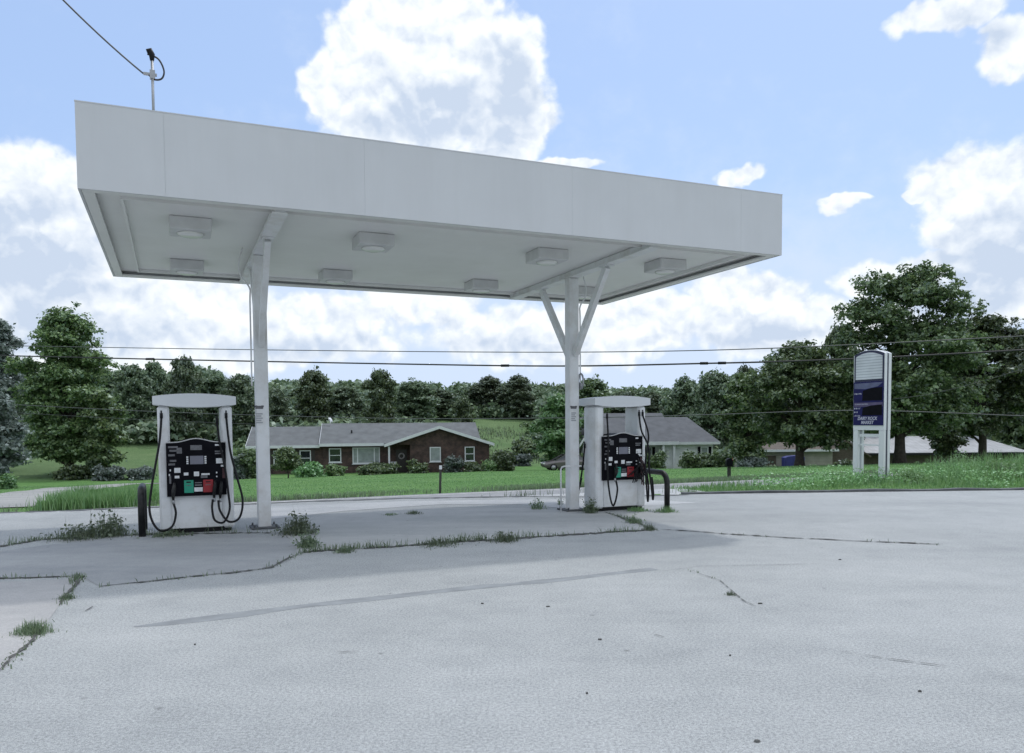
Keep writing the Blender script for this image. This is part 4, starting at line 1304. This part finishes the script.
def bush(name, label, px, py, Y, wpx, hpx, mkey, n, leaf, seed, group=None, clipped=False, base_py=None, depth=None):
    """shrub: crown on short stems; base at photo row py when Y is None"""
    r = np.random.default_rng(seed)
    if Y is None:
        p = ghit(px, py); Y = p[1]; x, y, z = p
    else:
        x, y, z = ground_at(px, Y)
    w = wpx / FPX * Y / 2; H = hpx / FPX * Y
    t = thing(name, label, 'bush', (x, y, z), 0, group)
    d = depth or w
    if clipped:
        lob = [((0, 0, H * .5), (w * .92, d * .92, H * .46)), ((0, 0, H * .24), (w * .86, d * .86, H * .24)), ((0, 0, H * .05), (w * .72, d * .72, H * .22))]
    else:
        lob = []
        for k in range(9):
            a = r.uniform(0, 6.28); q = r.uniform(.2, .7)
            lob.append(((w * q * math.cos(a), d * q * math.sin(a), H * r.uniform(.3, .72)), (w * .38, d * .38, H * .27)))
        lob.append(((0, 0, H * .35), (w * .7, d * .7, H * .34))); lob.append(((0, 0, H * .04), (w * .85, d * .85, H * .24)))
    V, F = crown_pts(lob, n, leaf, r, 12, .25)
    V = V[:]; V[:, 2] = np.maximum(V[:, 2], -.05)
    tri_mesh('foliage', V, F, mkey, t)
    b = MB()
    for k in range(5):
        a = k * 1.3; b.tube([(.06 * math.cos(a), .06 * math.sin(a), -.1), (w * .4 * math.cos(a), d * .4 * math.sin(a), H * .6)], [.05, .015], 5)
    b.build('stem', 'bark', t)
    return t


bush('clipped_bush', 'round clipped dark green bush at the right end of the brick house', 503, 468, 72.5, 24, 22, 'leaf_dark', 6000, .14, 31, None, True)
FB = 'foundation shrubs along the brick house'
bush('shrub', 'low dark hedge under the porch edge of the brick house', 379, 470, 71.3, 44, 12, 'leaf_dark', 5500, .14, 32, FB)
bush('shrub', 'clipped dark hedge block left of the first gable window', 417, 470, 70.7, 22, 14, 'leaf_dark', 4500, .12, 33, FB)
bush('shrub', 'feathery grey green shrub between the two gable windows', 452, 470, 70.8, 22, 18, 'leaf_grey', 3500, .13, 34, FB)
bush('shrub', 'low dark shrub under the rightmost window of the brick house', 472, 470, 71.0, 22, 10, 'leaf_dark', 3000, .13, 35, FB)
bush('shrub', 'pale leafy shrub just right of the small ornamental tree', 310, 472, 67.5, 34, 15, 'leaf_bright', 4500, .14, 36, FB)
bush('shrub', 'low leafy shrub under the picture window of the brick house', 334, 470, 68.6, 22, 12, 'leaf_mid', 3200, .13, 37, FB)
bush('shrub', 'dark shrub touching the round clipped bush on its left', 490, 469, 71.6, 18, 13, 'leaf_mid', 2600, .13, 38, FB)
bush('shrub', 'big dark shrub behind the left canopy column at the left end of the brick house', 250, 475, 66, 34, 30, 'leaf_dark', 7000, .16, 39, FB)
bush('shrub', 'pale green shrub between the left fuel pump and the left canopy column', 236, 474, 65, 22, 26, 'leaf_grey', 5000, .15, 40, FB)
WB = 'shrubs in front of the white house'
bush('shrub', 'tall dark hedge below the shuttered window of the white house', 697, 469, 71.5, 40, 24, 'leaf_dark', 9000, .14, 41, WB)
bush('shrub', 'dark hedge beyond the corner of the white house near the mailbox', 722, 470, 70, 26, 22, 'leaf_dark', 5000, .14, 42, WB)
bush('shrub', 'dark porch shrub left of the white porch posts', 655, 470, 71.5, 24, 22, 'leaf_dark', 4500, .14, 43, WB)
bush('shrub', 'pale low shrub right of the mailbox', 750, 470, 66, 34, 15, 'leaf_grey', 4500, .15, 44, WB)
bush('shrub', 'dark round shrub by the parked car behind the right canopy column', 584, 470, 70.5, 22, 18, 'leaf_dark', 4500, .14, 45, WB)
bush('shrub', 'dark bush against the tan shed left of the blue tarp', 770, 466, 72, 14, 14, 'leaf_dark', 2600, .15, 46, WB)
bush('shrub', 'dark bush in front of the brown gable beside the price sign', 845, 462, 72, 24, 18, 'leaf_dark', 4500, .16, 47, WB)
HB_ = 'rough brush at the foot of the left trees'
bush('brush', 'greyish brush under the right side of the tall left tree', 108, 472, 66, 34, 16, 'leaf_grey', 5000, .15, 51, HB_)
bush('brush', 'low brush strip left of the left fuel pump hose', 138, 470, 67, 30, 12, 'leaf_grey', 4000, .15, 52, HB_)
bush('brush', 'dark brush at the base of the tall left tree trunk', 74, 474, 68, 44, 14, 'leaf_dark', 5500, .16, 53, HB_)
bush('brush', 'pale leafy plant low at the left edge beside the driveway', 4, 484, 50, 20, 14, 'leaf_bright', 2500, .13, 54, HB_)
SL = 'bushes on the wild slope between the houses'
for k, (px, Y, w, hh, mk_, lab) in enumerate([
    (470, 96, 44, 18, 'leaf_mid', 'light bush on the slope just over the right roof end of the brick house'),
    (524, 94, 34, 20, 'leaf_dark', 'dark bush on the slope left of the bright tree'),
    (540, 118, 44, 18, 'leaf_mid', 'high bush on the slope under the treeline by the right column'),
    (448, 100, 26, 26, 'leaf_bright', 'pale upright bush on the slope over the gable of the brick house'),
    (520, 84, 20, 10, 'leaf_grey', 'small grey bush low on the slope right of the round clipped bush')]):
    bush('slope_bush', lab, px, 0, Y, w, hh, mk_, 4500, .22, 70 + k, SL)


# ------------------------------------------------------------------ grass and weeds
def blades(P, hgt, wid, r, lean=.35):
    """tapered bent blades: 5 verts, quad + tri as quad"""
    n = len(P)
    a = r.uniform(0, 2 * np.pi, n); d = np.stack([np.cos(a), np.sin(a), np.zeros(n)], 1)
    b = r.uniform(0, 2 * np.pi, n); l = np.stack([np.cos(b), np.sin(b), np.zeros(n)], 1) * (lean * np.abs(r.normal(size=n)))[:, None]
    up_ = np.array([0, 0, 1.])
    hgt = hgt[:, None]; w = (wid * np.ones(n))[:, None] * .5
    p0 = P - d * w; p1 = P + d * w
    m = P + up_ * hgt * .55 + l * hgt * .35
    t = P + up_ * hgt * np.clip(1 - .25 * np.linalg.norm(l, axis=1)[:, None], .5, 1) + l * hgt
    V = np.stack([p0, p1, m + d * w * .8, m - d * w * .8, t + d * w * .12, t - d * w * .12], 1).reshape(-1, 3)
    i = np.arange(n)[:, None] * 6
    F = np.concatenate([i + np.array([[0, 1, 2, 3]]), i + np.array([[3, 2, 4, 5]])])
    return V, F


def fnoise(X, Y, s, seed):
    r = np.random.default_rng(seed); z = 0
    for k in range(6):
        a = r.uniform(0, 6.28); f = s * r.uniform(.5, 2.2); z = z + np.sin((X * math.cos(a) + Y * math.sin(a)) * f + r.uniform(0, 6.28)) / 6
    return z


# right-hand bank of weeds
r = np.random.default_rng(80)
N0 = 120000
X = r.uniform(3.9, 30, N0); Y = r.uniform(17.5, 36, N0)
e = Y - np.interp(X, EX, EY); n = -X * SY + Y * CY
keep = (e > .1) & (n < 18.2) & (np.abs(X / Y) < .78)
keep &= r.random(N0) < np.clip(.62 + 1.0 * fnoise(X, Y, 1.6, 3), .12, 1)
X, Y, e = X[keep], Y[keep], e[keep]
hh = r.uniform(.08, .24, len(X)) * (1 + 1.9 * smooth(.0, 1.6, X - 10.8) * smooth(.5, 3, e)) * (1 + .6 * fnoise(X, Y, 2.2, 5)) * (.45 + .55 * smooth(0, 1.2, e)) * (.55 + .45 * smooth(4, 7.5, X))
V, F = blades(np.stack([X, Y, h(X, Y)], 1), hh.clip(.05, .8), .018, r, .4)
stuff(tri_mesh('roadside_grass', V, F, 'blade'))
# broad leaved bright weeds in patches on the bank
cx, cy, ch = [], [], []
for k in range(900):
    x = r.uniform(6, 24); y = np.interp(x, EX, EY) + r.uniform(.3, 7.5)
    if -x * SY + y * CY > 18.0 or abs(x / y) > .76: continue
    if fnoise(np.array([x]), np.array([y]), 1.1, 9)[0] < -.02: continue
    cx.append(x); cy.append(y); ch.append(r.uniform(.15, .45))
cx, cy, ch = map(np.array, (cx, cy, ch))
idx = np.repeat(np.arange(len(cx)), 30)
P = np.stack([cx[idx] + r.normal(0, .14, len(idx)), cy[idx] + r.normal(0, .14, len(idx)), h(cx[idx], cy[idx]) + ch[idx] * r.random(len(idx)) ** .6], 1)
V, F = leaf_quads(P, r.normal(size=(len(idx), 3)) * .5 + np.array([0, 0, .8]), r.uniform(.025, .055, len(idx)), r)
stuff(tri_mesh('broadleaf_weeds', V, F, 'weedbright'))
N0 = 3600
X = r.uniform(-9, 4.4, N0); Y = np.interp(X, EX, EY) + np.abs(r.normal(0, .22, N0)) + .03
k = r.random(N0) < np.clip(.05 + 1.3 * fnoise(X, Y * 0, 1.7, 41), .03, .6)
X, Y = X[k], Y[k]
V, F = blades(np.stack([X, Y, h(X, Y)], 1), r.uniform(.05, .24, len(X)), .012, r, .5)
stuff(tri_mesh('edge_weeds', V, F, 'weedblade'))
# the verge beyond the road and the tall tuft beside the driveway
N0 = 52000
s = r.uniform(-34, 42, N0); n = 24.25 + r.random(N0) ** 1.7 * 3.2
X = s * CY - n * SY; Y = s * SY + n * CY
keep = r.random(N0) < np.clip(.45 + 1.1 * fnoise(X, Y, .9, 12), .05, 1)
D = np.array([np.min(np.hypot(x - 0, y - 0)) for x, y in ((0, 0),)])
dp = np.array([[p.x, p.y] for p in spline([(q[0], q[1], 0) for q in dv_pts], 10)])
dist = np.min(np.hypot(X[:, None] - dp[None, :, 0], Y[:, None] - dp[None, :, 1]), axis=1)
keep &= dist > 2.05
X, Y, n = X[keep], Y[keep], n[keep]
V, F = blades(np.stack([X, Y, h(X, Y)], 1), r.uniform(.06, .26, len(X)) * np.exp(-(n - 24.2) * .45) + .03, .02, r, .4)
stuff(tri_mesh('verge_grass', V, F, 'weedblade'))
pl = [ghit(*q)[:2] for q in ((36, 513), (122, 508))]
N0 = 7000
t_ = r.random(N0); q = np.array(pl[0])[None] * (1 - t_)[:, None] + np.array(pl[1])[None] * t_[:, None]
q = q + np.stack([r.normal(0, .15, N0), r.uniform(-.1, 2.4, N0)], 1)
q = q[np.min(np.hypot(q[:, :1] - dp[None, :, 0], q[:, 1:] - dp[None, :, 1]), axis=1) > 1.2]
V, F = blades(np.c_[q, h(q[:, 0], q[:, 1])], r.uniform(.2, .62, len(q)) * (1 + .4 * fnoise(q[:, 0], q[:, 1], 2, 4)), .02, r, .3)
stuff(tri_mesh('tall_grass', V, F, 'blade'))
# short blades over the near part of the far lawn so that it reads as grass
N0 = 90000
s = r.uniform(-30, 46, N0); n = 26 + r.random(N0) ** 1.3 * 40
X = s * CY - n * SY; Y = s * SY + n * CY
dist = np.min(np.hypot(X[:, None] - dp[None, ::4, 0], Y[:, None] - dp[None, ::4, 1]), axis=1)
k = (dist > 2.1) & (np.abs(X / Y) < .72)
X, Y = X[k], Y[k]
V, F = blades(np.stack([X, Y, h(X, Y)], 1), r.uniform(.02, .06, len(X)), .025, r, .6)
stuff(tri_mesh('lawn_grass', V, F, 'blade'))
# rough uncut growth on the slope behind the houses and at the back of the left field
N0 = 26000
s = r.uniform(-70, 50, N0); n = r.uniform(79, 116, N0)
X = s * CY - n * SY; Y = s * SY + n * CY
k = r.random(N0) < np.clip(.5 + 1.4 * fnoise(X, Y, .35, 31), .05, 1)
k &= (X / Y > -.13) & (X / Y < .12)
X, Y = X[k], Y[k]
V, F = blades(np.stack([X, Y, h(X, Y)], 1), r.uniform(.2, .7, len(X)), .08, r, .5)
stuff(tri_mesh('slope_growth', V, F, 'weedblade'))
# little weeds growing in the joints
allP = []
for C, dens, hm in ((CR[0], 150, .13), (CR[1], 14, .06), (CR[2], 45, .08), (CR[3], 24, .07), (CR[4], 20, .09), (CR[5], 60, .09), (CR[7], 40, .06), (CR[8], 150, .15), (CR[9], 6, .05)):
    m = int(len(C) * .05 * dens * 2)
    i = r.integers(0, len(C), m)
    q = C[i] + r.normal(0, .035, (m, 2))
    ok = r.random(m) < np.clip(.5 + 1.3 * fnoise(q[:, 0], q[:, 1], 3.2, 21), .03, 1)
    q = q[ok]
    allP.append(np.c_[q, np.full(len(q), .0), r.uniform(.2, 1, len(q)) * hm * (1 + .8 * fnoise(q[:, 0], q[:, 1], 2.0, 22))])
A = np.concatenate(allP)
V, F = blades(A[:, :3], A[:, 3].clip(.02, .5), .010, r, .6)
stuff(tri_mesh('joint_weeds', V, F, 'weedblade'))


def weed(label, px, py, wid, hgt, n, seed, m='weedblade', leaves=0, group='weed clumps in the pavement', leafy='weedblade', bw=.009, z=0.0, pos=None, tall=0):
    r = np.random.default_rng(seed)
    p = onz(px, py, z) if pos is None else pos
    q = r.normal(0, 1, (n, 2)) * wid * .42
    hh = r.uniform(.35, 1, n) * hgt * np.exp(-(np.linalg.norm(q, axis=1) / wid) ** 2)
    V, F = blades(np.c_[q, np.zeros(n)], hh.clip(.02, 2), bw, r, .55)
    if tall:
        q2 = r.normal(0, 1, (tall, 2)) * wid * .3
        V2, F2 = blades(np.c_[q2, np.zeros(tall)], r.uniform(.8, 1.35, tall) * hgt, bw * .7, r, .25)
        F = np.concatenate([F, F2 + len(V)]); V = np.concatenate([V, V2])
    if leaves:
        k = r.integers(0, n, leaves)
        P = np.c_[q[k] + r.normal(0, .05, (leaves, 2)), (hh[k] * r.uniform(.2, 1.15, leaves))]
        V2, F2 = leaf_quads(P, r.normal(size=(leaves, 3)) + np.array([0, 0, .6]), r.uniform(.014, .032, leaves) * (1 + wid), r)
        F = np.concatenate([F, F2 + len(V)]); V = np.concatenate([V, V2])
    o = tri_mesh('weed_clump', V, F, m); o.location = [float(c) for c in p]
    return tag(o, label, 'weeds', group)


weed('round tuft of grass in the pinkish slab at the left edge', 33, 633, .16, .15, 420, 201, bw=.006)
weed('tall branching weed left of the left fuel pump bollard', 108, 536, .38, .40, 300, 202, leaves=340, tall=14)
weed('thinner weed patch left of the branching weed', 76, 539, .40, .26, 260, 203, leaves=160, tall=5)
weed('spiky weed clump right of the left canopy column base', 298, 534, .30, .38, 300, 204, leaves=260, tall=12)
weed('dark leafy weed in the joint below the spiky clump', 308, 547, .18, .24, 220, 205, leaves=160)
weed('low weeds along the base of the left fuel pump', 168, 536, .30, .12, 220, 206, leaves=120)
weed('bushy weed in the long joint below the canopy middle', 505, 541, .24, .17, 260, 207, leaves=30)
weed('small weed in the long joint nearer the left column', 345, 552, .16, .10, 160, 208, leaves=16)
weed('weed patch in the long joint with a tall stem', 440, 545, .34, .12, 260, 209, leaves=24, tall=4)
weed('pair of low weeds on the slab behind the long joint', 414, 514, .18, .10, 150, 210)
weed('low weed on the slab left of that pair', 391, 515, .18, .06, 120, 211)
weed('slender weed standing left of the right canopy column', 537, 509, .16, .26, 90, 212, leaves=70, tall=5)
weed('leafy weed between the right column and the right fuel pump', 590, 513, .14, .34, 120, 213, leaves=160, tall=6)
weed('green weed spread along the foot of the right fuel pump', 637, 511, .26, .12, 260, 214, m='blade')
weed('green weeds round the foot of the bent pipe bollard on the right', 666, 512, .22, .16, 240, 215, m='blade', tall=3)
weed('weed in the short joint running from the right pump', 634, 523, .16, .16, 120, 216, leaves=60)
weed('dark weed at the corner where the two right joints meet', 650, 530, .14, .14, 140, 217)
weed('small isolated weed in the open concrete right of centre', 731, 595, .06, .06, 90, 218, bw=.005)
weed('small weed by the corner of the pinkish slab', 67, 599, .09, .09, 130, 219, bw=.006)
weed('small sprig at the top corner of the pinkish slab', 79, 578, .07, .09, 90, 220, bw=.006)
weed('slim sprig at the foot of the white pipe stand', 560, 505, .05, .2, 30, 221, leaves=30, tall=3)
p = ghit(960, 477); 
for lab, px, Yd, wd, hg, sd in (('large mound of bright weeds on the bank near the right edge', 962, 24.5, .55, .85, 301), ('bright broad weed patch just right of the price sign', 912, 20.8, .6, .40, 302), ('bright weed patch near the right edge of the bank', 1002, 21.5, .7, .5, 303)):
    x, y, z = ground_at(px, Yd)
    weed(lab, 0, 0, wd, hg, 420, sd, m='weedbright', leaves=2200, group='tall weeds on the bank', bw=.014, pos=(x, y, z))

# scattered grit, leaves and sticks on the concrete
b = MB(); rg = np.random.default_rng(90)
for (px, py, s_) in [(482, 604, .03), (600, 640, .03), (757, 742, .035), (587, 694, .02), (920, 692, .03), (730, 656, .015), (548, 607, .04), (195, 645, .025), (840, 560, .03), (760, 604, .04)]:
    s_ *= .5; x, y, _ = onz(px, py); a = rg.uniform(0, 3.14)
    pr = [(x + s_ * rg.uniform(.5, 1) * math.cos(t + a) * 1.4, y + s_ * rg.uniform(.4, .8) * math.sin(t + a)) for t in np.linspace(0, 6.28, 7)[:-1]]
    b.loft([[(u, v, .001) for u, v in pr], [(x + (u - x) * .7, y + (v - y) * .7, .012) for u, v in pr]], cap=True)
stuff(b.build('debris', 'crack'))


# ------------------------------------------------------------------ world: Nishita sky with procedural cumulus
SUN_EL = R(61); SUN_DIR = Vector((.51, .86, 0)).normalized()
w = bpy.data.worlds.new('World'); SC.world = w; w.use_nodes = True
nt = w.node_tree; N = nt.nodes; L = nt.links
for x in list(N): N.remove(x)
out = N.new('ShaderNodeOutputWorld'); bg = N.new('ShaderNodeBackground'); L.new(bg.outputs[0], out.inputs[0])
SKY_STR = .105
bg.inputs['Strength'].default_value = SKY_STR
sky = N.new('ShaderNodeTexSky'); sky.sky_type = 'NISHITA'; sky.sun_disc = False
sky.sun_elevation = SUN_EL; sky.sun_rotation = math.atan2(SUN_DIR.x, SUN_DIR.y)
sky.air_density = 1.0; sky.dust_density = 1.2; sky.ozone_density = 2.0; sky.altitude = 200
tc = N.new('ShaderNodeTexCoord')
DIR = tc.outputs['Generated']


def m_(op, *a, clamp=False):
    x = N.new('ShaderNodeMath'); x.operation = op; x.use_clamp = clamp
    for i, q in enumerate(a):
        if isinstance(q, (int, float)): x.inputs[i].default_value = q
        else: L.new(q, x.inputs[i])
    return x.outputs[0]


def vm(op, a, bb):
    x = N.new('ShaderNodeVectorMath'); x.operation = op
    for i, q in enumerate((a, bb)):
        if isinstance(q, (tuple, list, Vector, np.ndarray)): x.inputs[i].default_value = [float(c) for c in q]
        else: L.new(q, x.inputs[i])
    return x.outputs['Value'] if op == 'DOT_PRODUCT' else x.outputs[0]


def mrange(v, a, bb, c=0.0, d=1.0, sm=True):
    x = N.new('ShaderNodeMapRange'); x.interpolation_type = 'SMOOTHSTEP' if sm else 'LINEAR'
    L.new(v, x.inputs['Value'])
    for k, q in zip(('From Min', 'From Max', 'To Min', 'To Max'), (a, bb, c, d)): x.inputs[k].default_value = q
    return x.outputs[0]


def noise3(vec, sc, det=8, ro=.6, sq=(1, 1, 1)):
    v_ = vm('MULTIPLY', vec, sq) if sq != (1, 1, 1) else vec
    n = N.new('ShaderNodeTexNoise'); n.inputs['Scale'].default_value = sc; n.inputs['Detail'].default_value = det; n.inputs['Roughness'].default_value = ro
    L.new(v_, n.inputs['Vector']); return n


# warp the direction for ragged edges
wn = noise3(DIR, 9, 4, .6); 
wv = vm('SUBTRACT', wn.outputs['Color'], (.5, .5, .5))
wv = vm('MULTIPLY', wv, (.09, .09, .07))
WD = vm('ADD', DIR, wv)


def blob(px, py, rx, ry, src=None):
    c = Vector(ray(px, py)).normalized(); rr_ = c.cross(Vector((0, 0, 1))).normalized(); uu = rr_.cross(c)
    d = vm('SUBTRACT', src or WD, c)
    k = np.hypot(1, 1)
    a = m_('DIVIDE', vm('DOT_PRODUCT', d, rr_), rx / FPX); b_ = m_('DIVIDE', vm('DOT_PRODUCT', d, uu), ry / FPX)
    return m_('SUBTRACT', 1.0, m_('SQRT', m_('ADD', m_('MULTIPLY', a, a), m_('MULTIPLY', b_, b_))))


def field(bl, src=None):
    f = None
    for q in bl:
        v_ = blob(*q, src) if len(q) == 4 else m_('SUBTRACT', blob(*q[:4], src), q[4])
        f = v_ if f is None else m_('MAXIMUM', f, v_)
    return f


BL = [(388, 58, 62, 52), (438, 22, 72, 46), (494, 56, 46, 46), (418, 100, 114, 48), (512, 120, 44, 50), (334, 88, 40, 28), (375, 28, 36, 26),
      (748, 182, 32, 11, .2), (575, 165, 44, 10, .2), (480, 152, 60, 12, .1), (840, 212, 26, 8, .3), (905, 204, 12, 9, .2),
      (985, 190, 66, 44), (1015, 245, 76, 56), (965, 225, 46, 30), (955, 22, 58, 18, .16), (1010, 50, 32, 28, .16),
      (20, 200, 66, 50), (30, 250, 96, 52), (80, 300, 90, 36, .1), (755, 302, 62, 36, .05), (690, 318, 60, 26, .15), (880, 282, 50, 24, .15), (930, 262, 50, 20, .25),
      (500, 322, 70, 22, .25), (330, 318, 90, 28, .12), (180, 305, 90, 44, .05), (620, 300, 54, 24, .15), (60, 335, 140, 50, .0), (430, 305, 70, 26, .1), (250, 335, 180, 40, .1), (560, 335, 180, 36, .1), (790, 330, 120, 34, .12), (720, 290, 40, 26, .0), (770, 285, 30, 22, .05), (960, 300, 80, 40, .1)]
SHB = [(450, 122, 120, 56), (515, 95, 40, 56), (1010, 262, 96, 60), (10, 252, 120, 70), (70, 330, 120, 30), (745, 338, 100, 26), (960, 305, 90, 30), (420, 352, 220, 26), (975, 38, 50, 18)]
front = mrange(vm('DOT_PRODUCT', DIR, (0, .92, -.39)), .12, .34)
fb_ = m_('MULTIPLY', m_('MAXIMUM', field(BL), -1.0), 1.0)
fb_ = m_('ADD', m_('MULTIPLY', fb_, front), m_('MULTIPLY', m_('SUBTRACT', front, 1.0), 1.0))
n1 = noise3(DIR, 20, 9, .62, (1, 1, 1.25)).outputs['Fac']
n0 = noise3(DIR, 5.5, 6, .6, (1, 1, 1.8)).outputs['Fac']
sepd = N.new('ShaderNodeSeparateXYZ'); L.new(DIR, sepd.inputs[0]); dz = sepd.outputs[2]
def puffs(vec):
    """billowing: rounded bulges parted by creases, three sizes"""
    t = None
    for sc, wt in ((11, .50), (24, .30), (52, .20)):
        n_ = noise3(vec, sc, 1, .5).outputs['Fac']
        q_ = m_('MULTIPLY', m_('SUBTRACT', m_('MULTIPLY', m_('ABSOLUTE', m_('SUBTRACT', n_, .5)), 4.2), .46), wt)
        t = q_ if t is None else m_('ADD', t, q_)
    return t


wv2 = vm('MULTIPLY', vm('SUBTRACT', noise3(DIR, 30, 4, .6).outputs['Color'], (.5, .5, .5)), (.022, .022, .022))
PD = vm('ADD', DIR, wv2)
puf = puffs(PD)
dens = m_('ADD', m_('MULTIPLY', fb_, 2.3), m_('ADD', m_('MULTIPLY', puf, .70), m_('MULTIPLY', m_('SUBTRACT', n1, .5), .95)))
dens = m_('ADD', dens, .0)
# background cumulus away from the frame (only lights the scene)
gen = m_('SUBTRACT', m_('MULTIPLY', n0, 2.2), .86)
gen = m_('ADD', gen, m_('MULTIPLY', m_('SUBTRACT', n1, .5), .9))
gen = m_('SUBTRACT', gen, m_('MULTIPLY', front, 3.0))
a_c = m_('MAXIMUM', mrange(dens, -.14, .44), m_('MULTIPLY', mrange(gen, 0, .3), .9))
# low broken veil toward the horizon
veil = m_('ADD', mrange(dz, .36, .06, .06, .80), m_('MULTIPLY', m_('SUBTRACT', n0, .5), .9))
veil = m_('ADD', veil, m_('MULTIPLY', m_('SUBTRACT', n1, .5), .7))
a_v = m_('MULTIPLY', mrange(veil, .05, .75), .9)
# cloud brightness: lit tops, greyer thick undersides
pfu = puffs(vm('ADD', PD, (.004, 0, .013)))
n1u = noise3(vm('ADD', DIR, (.004, 0, .012)), 20, 5, .62, (1, 1, 1.25)).outputs['Fac']
emb = m_('ADD', m_('MULTIPLY', m_('SUBTRACT', puf, pfu), .75), m_('MULTIPLY', m_('SUBTRACT', n1, n1u), .9))
shd = m_('MULTIPLY', mrange(m_('ADD', field(SHB, DIR), m_('ADD', m_('MULTIPLY', m_('SUBTRACT', n0, .5), .55), m_('MULTIPLY', m_('SUBTRACT', n1, .5), .45))), -.2, .95), front)
thick = mrange(dens, .25, 1.3)
lum = m_('ADD', m_('MULTIPLY', emb, .95), .99)
lum = m_('SUBTRACT', lum, m_('MULTIPLY', m_('MULTIPLY', shd, m_('ADD', m_('MULTIPLY', thick, .7), .3)), .60))
lum = m_('MINIMUM', m_('MAXIMUM', lum, .45), 1.1)
CLOUD = .76 / SKY_STR
cc_ = N.new('ShaderNodeMixRGB'); cc_.inputs[1].default_value = (.54 * CLOUD, .63 * CLOUD, .77 * CLOUD, 1); cc_.inputs[2].default_value = (.89 * CLOUD, .93 * CLOUD, .965 * CLOUD, 1)
L.new(mrange(lum, .5, 1.05, sm=False), cc_.inputs[0])
SUNV = (SUN_DIR.x * math.cos(SUN_EL), SUN_DIR.y * math.cos(SUN_EL), math.sin(SUN_EL))
gain = m_('ADD', 1.0, m_('MULTIPLY', m_('SUBTRACT', 1.0, front), mrange(vm('DOT_PRODUCT', DIR, SUNV), -.4, .95, -.3, .75)))   # clouds round the sun and overhead are brighter than those low ahead
vc = N.new('ShaderNodeMixRGB'); vc.inputs[2].default_value = (.60 * CLOUD, .71 * CLOUD, .90 * CLOUD, 1)
L.new(a_v, vc.inputs[0]); 
tint = N.new('ShaderNodeMixRGB'); tint.blend_type = 'MULTIPLY'; tint.inputs[0].default_value = 1; tint.inputs[2].default_value = (1.12, 1.09, 1.04, 1)
L.new(sky.outputs[0], tint.inputs[1])
mist = N.new('ShaderNodeMixRGB'); mist.inputs[2].default_value = (.405 * CLOUD, .565 * CLOUD, .885 * CLOUD, 1); L.new(m_('MULTIPLY', front, .68), mist.inputs[0])   # thin high haze
L.new(tint.outputs[0], mist.inputs[1]); L.new(mist.outputs[0], vc.inputs[1])
fin = N.new('ShaderNodeMixRGB'); L.new(a_c, fin.inputs[0]); L.new(vc.outputs[0], fin.inputs[1])
L.new(vm('SCALE', cc_.outputs[0], (0, 0, 0)), fin.inputs[2]); SCN = [x for x in N if x.bl_idname == 'ShaderNodeVectorMath' and x.operation == 'SCALE'][-1]; L.new(gain, SCN.inputs['Scale'])
L.new(fin.outputs[0], bg.inputs['Color'])
w.cycles.sampling_method = 'MANUAL'; w.cycles.sample_map_resolution = 512

sl = bpy.data.lights.new('sun', 'SUN'); sl.energy = .9; sl.angle = R(2.5); sl.color = (1, .985, .955)
so = bpy.data.objects.new('sun', sl); COL.objects.link(so)
sd = Vector((SUN_DIR.x * math.cos(SUN_EL), SUN_DIR.y * math.cos(SUN_EL), math.sin(SUN_EL)))
so.rotation_euler = sd.to_track_quat('Z', 'Y').to_euler(); so.location = (0, 0, 60)

# ------------------------------------------------------------------ render settings
SC.view_settings.view_transform = 'Standard'; SC.view_settings.look = 'None'
SC.view_settings.exposure = 0.58; SC.view_settings.gamma = 1.0
SC.render.engine = 'CYCLES'
SC.cycles.max_bounces = 6; SC.cycles.diffuse_bounces = 3; SC.cycles.glossy_bounces = 3; SC.cycles.transmission_bounces = 3; SC.cycles.transparent_max_bounces = 4
SC.cycles.use_denoising = True
SC.cycles.sample_clamp_indirect = 6
SC.render.resolution_x = 1024; SC.render.resolution_y = 753
